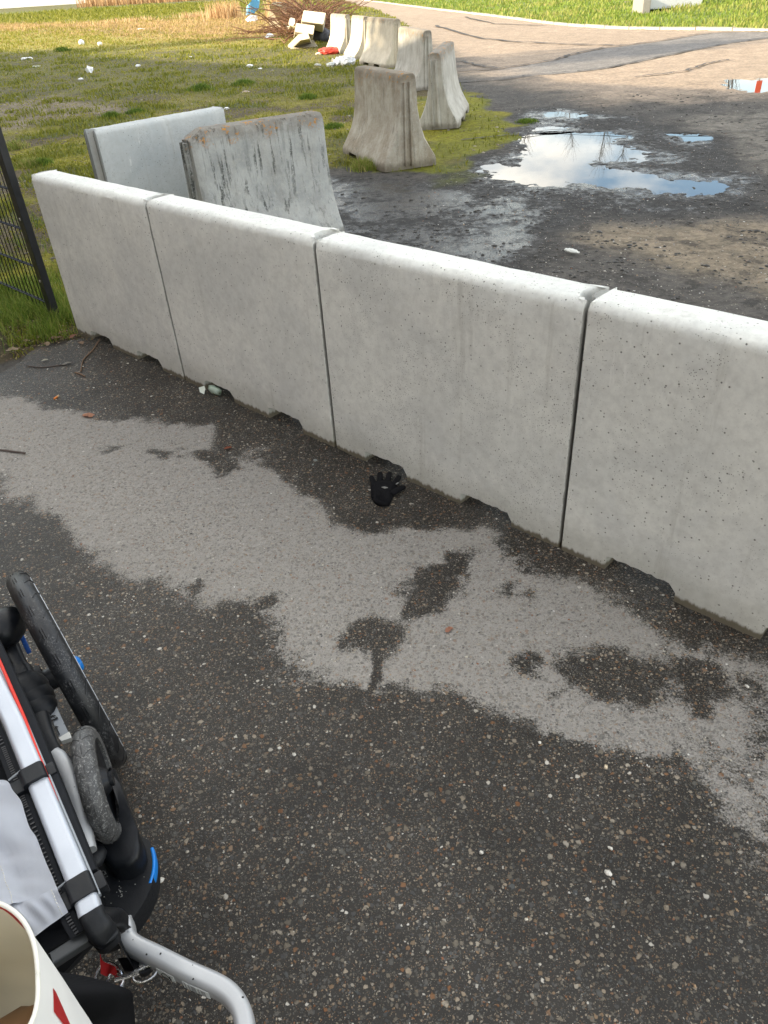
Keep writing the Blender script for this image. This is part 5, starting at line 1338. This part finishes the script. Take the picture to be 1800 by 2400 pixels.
# short silver stroller arm
sa = catmull([Z2(470, 262, .40), Z2(520, 300, .402), Z2(590, 440, .402), Z2(650, 620, .398), Z2(700, 820, .392), Z2(738, 1000, .385), Z2(757, 1092, .382)], 5)
part('stroller_arm', sweep(sa, rrect(.027, .024, .007, 2)), M_ALU2, None, True, 50)
bm = sweep(catmull([p+rs_*-.017+Vector((0, 0, -.012)) for p in sa[2:24:4]], 3), rrect(.006, .02, .002)); part('arm_gasket', bm, M_BLACK)
# stowed small wheel
sc_ = Vector((-.5203, .7805, .38)); sa_ = -1.2035; sf = Vector((math.cos(sa_), math.sin(sa_), 0)); so = Vector((-sf.y, sf.x, 0)); so = so if so.x > 0 else -so
sw = part('stroller_wheel', lathe(sc_, so, [(-.012, .07), (-.010, .078), (.010, .078), (.012, .07), (.004, .03), (.02, .018), (.02, 0)], 40), M_BLACK); tyre(sc_, so, .100, .037, M_TYRE2, 'tyre', sw)
tb = bmesh.new()
for k in range(18):
    a = 2*math.pi*k/18
    for sg in (1, -1):
        pts = []
        for j in range(6):
            th = math.radians(sg*(6+62*j/5)); aa = a+.16*math.sin(j/5*math.pi/2)-.02; R_ = .100-.0185+.0189*math.cos(th); d = sf*math.cos(aa)+Vector((0, 0, 1))*math.sin(aa); pts.append(sc_+d*R_+so*.0189*math.sin(th))
        sweep(pts, circ(.0007, 4), bm=tb)
    pts = [sc_+(sf*math.cos(a+.04+.16*j/3)+Vector((0, 0, 1))*math.sin(a+.04+.16*j/3))*.1005 for j in range(4)]; sweep(pts, circ(.0008, 4), bm=tb)
part('tread_pattern', tb, simple('tread_dark', (.05, .05, .05), .7), sw)['kind'] = 'stuff'
fk = catmull([A(240, 1812, .335), A(262, 1830, .335), A(290, 1890, .325), A(312, 1945, .31), A(308, 1992, .30), A(280, 2014, .295), A(246, 2004, .295), A(222, 1972, .30)], 6)
fo = [(500, 995), (535, 1012), (560, 1090), (600, 1200), (640, 1300), (655, 1370), (642, 1430), (595, 1468), (530, 1478), (482, 1445), (455, 1400), (438, 1335), (462, 1352), (505, 1377), (560, 1362), (588, 1322), (580, 1260), (555, 1190), (528, 1110), (508, 1050)]
part('caster_fork', plate([at(x/1.992, 1290+y/1.992, .34-.035*max(0, (y-1150)/330)) for x, y in fo], .075, .010), M_BLACK, None, True, 50)
bm = sweep([sc_-so*.025, sc_+so*.026], circ(.013, 14)); part('wheel_axle', bm, M_BLACK)
bm = blob(A(215, 2008, .33), .024, 2, .03, (1, 1, .6), 8); part('fork_stop', bm, M_BLACK2)
# black end board with the blue reflector
ob = [(700, 1130), (860, 1090), (1000, 1000), (1150, 960), (1230, 965), (1290, 1000), (1325, 1080), (1335, 1190), (1328, 1300), (1295, 1420), (1235, 1540), (1150, 1660), (1050, 1760), (950, 1830), (830, 1850), (760, 1760), (740, 1600), (720, 1300)]
ob3 = [Z2(x, y, .262) for x, y in ob]; cc_ = sum(ob3, Vector())/len(ob3); big = [cc_+(p-cc_)*1.0 for p in ob3]; loop = catmull(big+[big[0]], 4)[:-1]
part('end_board', plate(loop, .045, .012), M_BLACK2, None, True, 40)
bm = sweep(catmull([Z2(1322, 1085, .252), Z2(1340, 1180, .252), Z2(1334, 1290, .252), Z2(1308, 1390, .252)], 6), rrect(.006, .022, .0025)); part('reflector', bm, M_BLUE)
dc_ = bmesh.new(); rr = random.Random(9)
for k in range(46):
    x, y = (rr.gauss(900, 40), rr.gauss(1290, 30)) if k < 15 else ((rr.gauss(1040, 14), rr.gauss(1440, 40)) if k < 34 else (rr.uniform(780, 1260), rr.uniform(1150, 1600)))
    blob(Z2(x, y, .2635), rr.uniform(.0006, .0013), 1, .2, (1, 1, .4), k, dc_)
o = part('grit_specks', dc_, simple('grit', (.3, .3, .28), .8), None, False); o['kind'] = 'stuff'

# hitch arm
ha = catmull([Z3(735, 400, .262), Z3(750, 450, .257), Z3(765, 510, .252), Z3(815, 562, .25), Z3(950, 628, .248), Z3(1125, 716, .245), Z3(1300, 795, .242), Z3(1385, 855, .24), Z3(1440, 935, .24), Z3(1465, 1021, .24), Z3(1480, 1150, .24)], 7)
arm = part('hitch_arm', sweep(ha, rrect(.029, .038, .010, 4)), M_ALU2, None, True, 70)
for x, y, s_ in ((768, 440, .0042), (733, 466, .0042)):
    c_ = Z3(x, y, .2770); decal('triangle_mark', [(-s_, -s_*.8), (s_, -s_*.8), (0, s_)], c_, Vector((.88, .47, 0)), Vector((-.47, .88, 0)), M_INK, arm, .001)


def side_label(i0, i1, off, m, nm='label_plate', zlo=-.015, zhi=.006):
    bm = bmesh.new(); P = ha[i0:i1]; t = (P[-1]-P[0]).normalized(); s = t.cross(Vector((0, 0, 1))).normalized(); s = s if s.y < 0 else -s
    q = [P[0]+s*off+Vector((0, 0, zhi)), P[-1]+s*off+Vector((0, 0, zhi)), P[-1]+s*off+Vector((0, 0, zlo)), P[0]+s*off+Vector((0, 0, zlo))]
    a = [bm.verts.new(p) for p in q]; b = [bm.verts.new(p-s*.0008) for p in q]; bm.faces.new(a); bm.faces.new(b[::-1])
    for i in range(4): bm.faces.new((a[i], a[(i+1) % 4], b[(i+1) % 4], b[i]))
    return part(nm, bm, m, arm, False), q, s, t


M_LAB = simple('label_white', (.62, .64, .62), .45, var=.03, bump=0)
lb, q, s_n, t_n = side_label(29, 34, .0152, M_LAB); cq = (q[0]+q[2])/2; vv = Vector((0, 0, 1))
sym = part('label_symbol', merge(sweep(catmull([cq+s_n*.0008+t_n*x+vv*y for x, y in [(-.009, -.003), (-.004, .005), (.002, .006), (.007, .002), (.005, -.005), (-.004, -.006), (-.009, -.003)]], 3), circ(.0005, 4)), sweep([cq+s_n*.0008+t_n*.008+vv*.004, cq+s_n*.0008+t_n*.009-vv*.006], circ(.0011, 4))), M_INK, lb, False)
lb, q, s_n, t_n = side_label(35, 42, .0152, M_LAB); bm = bmesh.new()
for r_ in range(5):
    for k in range(7):
        a_ = q[0].lerp(q[1], .06+k*.125)+vv*(-.0035-.0035*r_)+s_n*.0004; sweep([a_, a_+t_n*(.003+.0012*((k*7+r_*3) % 3))], circ(.00035, 4), bm=bm)
part('fine_print', bm, simple('faint_print', (.15, .15, .15), .7, bump=0), lb, False)['kind'] = 'stuff'
sc2 = bmesh.new()
for x, y, r_ in ((795, 517, .0015), (876, 604, .0024), (960, 600, .0022), (1155, 752, .0022), (1152, 668, .0012), (1452, 860, .0026), (765, 470, .001)):
    blob(Z3(x, y, .2672 if y > 520 else .272), r_*.75, 1, .3, (1, 1, .25), int(x), sc2)
part('paint_chips', sc2, M_INK, arm, False)['kind'] = 'stuff'

# strap, shackle and snap hook
bm = bmesh.new(); cp = catmull([Z3(598, 590, .30), Z3(612, 640, .285), Z3(650, 660, .275), Z3(690, 680, .27), Z3(700, 730, .25)], 6); cq2 = catmull([Z3(602, 720, .27), Z3(622, 730, .262), Z3(640, 735, .255), Z3(660, 720, .262), Z3(690, 738, .245)], 6); a = [bm.verts.new(p) for p in cp]; b = [bm.verts.new(p) for p in cq2]
for i in range(len(a)-1): bm.faces.new((a[i], a[i+1], b[i+1], b[i]))
bmesh.ops.solidify(bm, geom=bm.faces[:], thickness=.003); part('safety_strap', bm, M_STRAP, None, True)


def ring(c, r1, r2, u, v, th, n=20, a0=0, a1=360):
    pts = [c+u*r1*math.cos(math.radians(a0+(a1-a0)*k/n))+v*r2*math.sin(math.radians(a0+(a1-a0)*k/n)) for k in range(n+1)]; return sweep(pts, circ(th, 8))


X_ = Vector((1, 0, 0)); Y_ = Vector((0, 1, 0))
part('d_ring', ring(Z3(652, 768, .25), .020, .026, (X_*.9+Y_*.3).normalized(), (Vector((-.3, .75, .5))).normalized(), .0021), M_STEEL)
bm = sweep([Z3(690, 752, .25), Z3(760, 735, .25), Z3(835, 708, .25)], rrect(.010, .008, .003), scale=[1.1, .8, 1.1]); merge(bm, ring(Z3(690, 765, .25), .012, .014, X_, Y_, .0024)); merge(bm, ring(Z3(868, 722, .247), .018, .011, (X_*.95+Y_*.2).normalized(), Y_, .0020)); part('snap_hook', bm, M_STEEL)
bm = plate([Z3(700, 625, .243), Z3(800, 615, .243), Z3(885, 650, .243), Z3(900, 690, .243), Z3(860, 720, .243), Z3(740, 700, .243)], .012, .002); part('mount_bracket', bm, M_BLACK)
part('rivet', lathe(Z3(852, 675, .243), (0, 0, 1), [(0, .007), (.002, .0065), (.004, .004), (.0042, 0)], 16), M_STEEL)

# ------------------------------------------------------------------ black cloth bag and white carrier bag at the bottom left corner
bm = bmesh.new(); sil = catmull([Z3(300, 600, .52), Z3(345, 650, .54), Z3(430, 690, .54), Z3(520, 730, .52), Z3(575, 790, .50), Z3(650, 840, .48), Z3(740, 910, .46), Z3(840, 1000, .44), Z3(940, 1120, .42)], 4); rows_ = []
for j in range(13):
    t = j/12; rows_.append([bm.verts.new(p+Vector((-.22*t-.03*math.sin(i*.25), -.12*t, .075*math.sin(math.pi*min(1, t*1.25)*.62)+.022*math.sin(i*.42+t*9)*math.sin(math.pi*t)))) for i, p in enumerate(sil)])
low = [bm.verts.new(p+Vector((-.03, -.02, -.26))) for p in sil]
for r1, r2 in zip([low]+rows_[:-1], rows_): [bm.faces.new((r1[i], r1[i+1], r2[i+1], r2[i])) for i in range(len(r1)-1)]
lw2 = [bm.verts.new(v.co+Vector((0, 0, -.3))) for v in rows_[-1]]; [bm.faces.new((rows_[-1][i], rows_[-1][i+1], lw2[i+1], lw2[i])) for i in range(len(lw2)-1)]
bb = link('cloth_bag', bm_mesh('cloth_bag', bm), cloth('black_nylon', (.003, .003, .004), (.007, .007, .008), 9, 600, .7), None, True); tag(bb, 'black soft cloth bag slumped beneath the white carrier bag, bottom left', 'cloth bag')

zr = .78; cR = at(-75, 2285, zr); s_px = (at(89, 2282, zr)-cR).length/164.
rimp = []
M_BAGIN = simple('beige_bag_lining', (.60, .55, .42), .75, var=.08, sc=6)
bagr = empty('carrier_bag', tuple(cR-Vector((0, 0, .3))), 'white carrier bag with red print and beige inside, bottom left corner', 'carrier bag')
n = 56; rimp = []
for k in range(n):
    a = 2*math.pi*k/n; ex = .75; cx = math.copysign(abs(math.cos(a))**ex, math.cos(a)); sy = math.copysign(abs(math.sin(a))**ex, math.sin(a)); rimp.append(at(-75+164*cx-8*sy, 2285-178*sy, zr))
bm = bmesh.new(); rg = []
for t, sc3 in ((0, 1), (.012, 1.006), (.05, 1.01), (.12, .99), (.2, .97), (.3, .95)):
    rg.append([bm.verts.new(cR+(p-cR)*sc3*(1+.015*math.sin(7*i/n*6.28+t*20)*min(1, t*9))-Vector((0, 0, t))) for i, p in enumerate(rimp)])
for r1, r2 in zip(rg[:-1], rg[1:]): [bm.faces.new((r1[i], r1[(i+1) % n], r2[(i+1) % n], r2[i])) for i in range(n)]
bm.faces.new(rg[-1]); link('outer_skin', bm_mesh('outer_skin', bm), M_PAPER, bagr, True)
bm = bmesh.new(); rg = []
for t, sc3 in ((0, .992), (.03, .975), (.07, .95), (.11, .88), (.145, .72)): rg.append([bm.verts.new(cR+(p-cR)*sc3*(1+.03*math.sin(5*i/n*6.28+t*30)*min(1, t*9))-Vector((0, 0, t))) for i, p in enumerate(rimp)])
for r1, r2 in zip(rg[:-1], rg[1:]): [bm.faces.new((r1[i], r1[(i+1) % n], r2[(i+1) % n], r2[i])) for i in range(n)]
bm.faces.new(rg[-1]); link('lining', bm_mesh('lining', bm), M_BAGIN, bagr, True)
bm = sweep([p+Vector((0, 0, .0005)) for p in rimp+[rimp[0]]], circ(.0022, 8)); link('rim', bm_mesh('rim', bm), simple('cream_rim', (.72, .70, .62), .6, var=.04), bagr, True)
bm = blob(cR+Vector((.012, -.045, -.135)), .066, 3, .05, (.95, 1.1, .5), 5); link('brown_parcel', bm_mesh('brown_parcel', bm), simple('brown_paper', (.20, .11, .05), .8, var=.2, sc=8), None, True)['label'] = 'brown paper parcel lying inside the white carrier bag'; bpy.data.objects['brown_parcel']['category'] = 'parcel'
M_REDP = simple('red_print', (.62, .04, .04), .6, var=.1, bump=0)


def skin_patch(a0, a1, t0, t1, name='red_print', taper=0, n2=16, lift=1.012):
    bm = bmesh.new(); R1 = []; R2 = []
    for k in range(n2+1):
        f_ = a0+(a1-a0)*k/n2; i = f_*n; i0 = int(math.floor(i)) % n; p = rimp[i0].lerp(rimp[(i0+1) % n], i-math.floor(i)); w_ = 1-taper*k/n2
        R1.append(bm.verts.new(cR+(p-cR)*lift-Vector((0, 0, t0)))); R2.append(bm.verts.new(cR+(p-cR)*(lift+.002)-Vector((0, 0, t0+(t1-t0)*w_))))
    for k in range(n2): bm.faces.new((R1[k], R1[k+1], R2[k+1], R2[k]))
    bmesh.ops.solidify(bm, geom=bm.faces[:], thickness=.0004); link(name, bm_mesh(name, bm), M_REDP, bagr)


skin_patch(-.022, .008, .04, .12, taper=.9, lift=1.02)
# red print seen on the inside of the far rim
bm = bmesh.new(); R1 = []; R2 = []
for k in range(17):
    f_ = .09+.16*k/16; i = f_*n; i0 = int(i); p = rimp[i0].lerp(rimp[(i0+1) % n], i-i0); R1.append(bm.verts.new(cR+(p-cR)*.980-Vector((0, 0, .004)))); R2.append(bm.verts.new(cR+(p-cR)*.970-Vector((0, 0, .018+.012*math.sin(k*.5)))))
for k in range(16): bm.faces.new((R1[k], R1[k+1], R2[k+1], R2[k]))
bmesh.ops.solidify(bm, geom=bm.faces[:], thickness=.0005); link('red_print', bm_mesh('red_print', bm), M_REDP, bagr)
